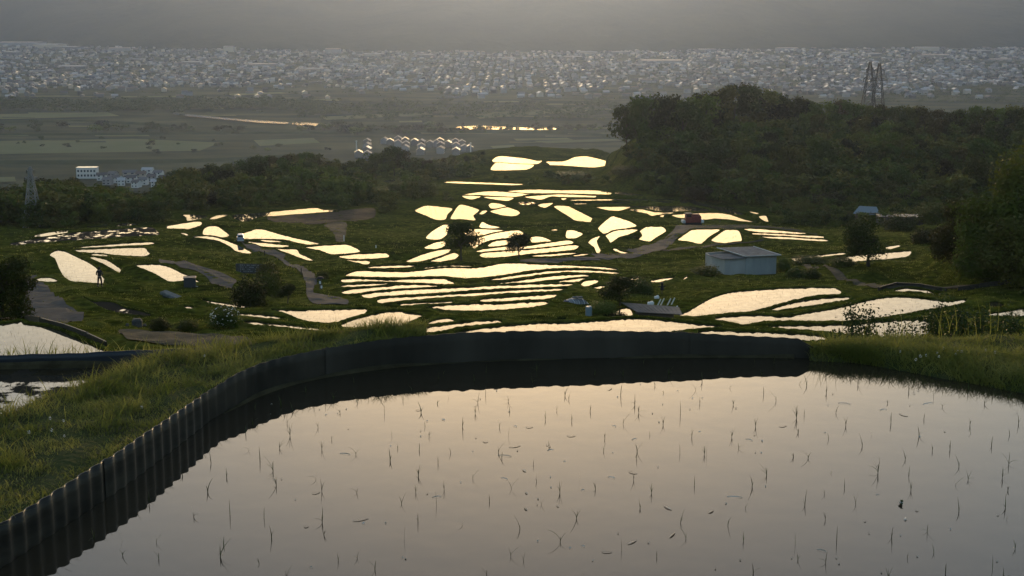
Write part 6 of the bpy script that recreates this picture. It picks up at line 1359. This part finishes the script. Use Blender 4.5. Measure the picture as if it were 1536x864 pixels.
for k in range(150):
    row = random.choice([0, 0, 0, 1, 1, 2])
    if row == 0: px, py, hh = random.choice([random.uniform(-10, 330), random.uniform(330, 700), random.uniform(480, 690)]), random.gauss(197, 3), random.uniform(8, 15)
    elif row == 1: px, py, hh = random.uniform(690, 930), random.gauss(194, 2.5), random.uniform(3, 8)
    else: px, py, hh = random.uniform(-10, 500), random.gauss(219, 6), random.uniform(4, 8)
    plain_tree(px, py, hh, random.uniform(1.2, 2.0))
WV = []
src = np.array([v.co[:] for v in fc_[0].vertices])[:400]
def clump(px, py, hpx, wk):
    p = at_z(px, py, PLAIN_Z); h = hpx * p[1] / F; a = random.uniform(0, 6.28); ca, sa = math.cos(a), math.sin(a); s = src * np.array([h * wk, h * wk, h])
    WV.append(np.column_stack([p[0] + s[:, 0] * ca - s[:, 1] * sa, p[1] + s[:, 0] * sa + s[:, 1] * ca, PLAIN_Z + s[:, 2]]))
for k in range(2000):
    r_ = random.random()
    if r_ < .24: clump(random.uniform(-20, 480), random.gauss(160, 4), random.uniform(5, 11), random.uniform(1.5, 3))
    elif r_ < .42: clump(random.uniform(440, 930), random.gauss(168, 7), random.uniform(4, 10), random.uniform(1.5, 3))
    elif r_ < .50: clump(random.uniform(360, 420), random.gauss(157, 2), random.uniform(6, 10), 2)
    elif r_ < .88: clump(random.uniform(-20, 1556), random.uniform(76, 146), random.uniform(2.0, 5), random.uniform(1.5, 3))
    else: clump(random.uniform(1300, 1560), random.uniform(133, 155), random.uniform(2, 5), random.uniform(1.5, 3))
V = np.vstack(WV); tag(link('woods', mesh('woods', V, np.arange(len(V)).reshape(-1, 4), 'leaf1')), 'dark belts of far woodland along the river and among the town', 'woods', kind='stuff')

# ---------------------------------------------------------------- mountain
def mountain():
    px = np.linspace(-900, 2440, 200); t = np.linspace(0, 1, 60); rows = []
    rg = np.random.default_rng(3); fz = [(rg.uniform(.004, .03), rg.uniform(0, 6.28), rg.uniform(.3, 1)) for _ in range(14)]
    for t_ in t:
        f0 = lut(FOOT, px); d = f0 + t_ * 2300; fold = sum(a / (.6 + 60 * f_) * np.sin(px * f_ + ph + 2.2 * t_ * math.sin(ph * 3)) for f_, ph, a in fz)
        top = 452 + 4 * fold
        z = PLAIN_Z - 2 + top * (t_ ** .8) + 15 * fold * math.sin(math.pi * min(t_ * 1.2, 1)) * (t_ > 0)
        rows.append(np.stack([(px - 768) * d / F, d, z], 1))
    f0 = lut(FOOT, px); rows.append(np.stack([(px - 768) * (f0 + 3600) / F, f0 + 3600, np.full_like(px, PLAIN_Z - 5)], 1))
    V = np.stack(rows, 0); nr, nc = V.shape[:2]; a, b = np.meshgrid(np.arange(nc - 1), np.arange(nr - 1))
    tag(link('mountain', mesh('mountain', V.reshape(-1, 3), np.stack([b * nc + a, b * nc + a + 1, (b + 1) * nc + a + 1, (b + 1) * nc + a], -1).reshape(-1, 4), 'mountain', smooth=True)), kind='structure')
    return float(V[..., 2].max())
MT = mountain(); print('mountain top', MT)

# ---------------------------------------------------------------- haze: one closed box of even air
hz = bpy.data.materials.new('haze'); hz.use_nodes = True; hn = hz.node_tree.nodes; hn.remove(hn['Principled BSDF'])
pv = hn.new('ShaderNodeVolumePrincipled'); pv.inputs['Color'].default_value = (.46, .61, 1.0, 1); pv.inputs['Density'].default_value = 0.52e-4; pv.inputs['Anisotropy'].default_value = 0.8
hz.node_tree.links.new(pv.outputs[0], hn['Material Output'].inputs['Volume'])
b = MB(); zlo, zhi = PLAIN_Z - 16, max(MT, 90) + 12; b.box((0, 4300, (zlo + zhi) / 2), (15600, 11600, zhi - zlo)); tag(b.build('haze', [hz]), kind='stuff')
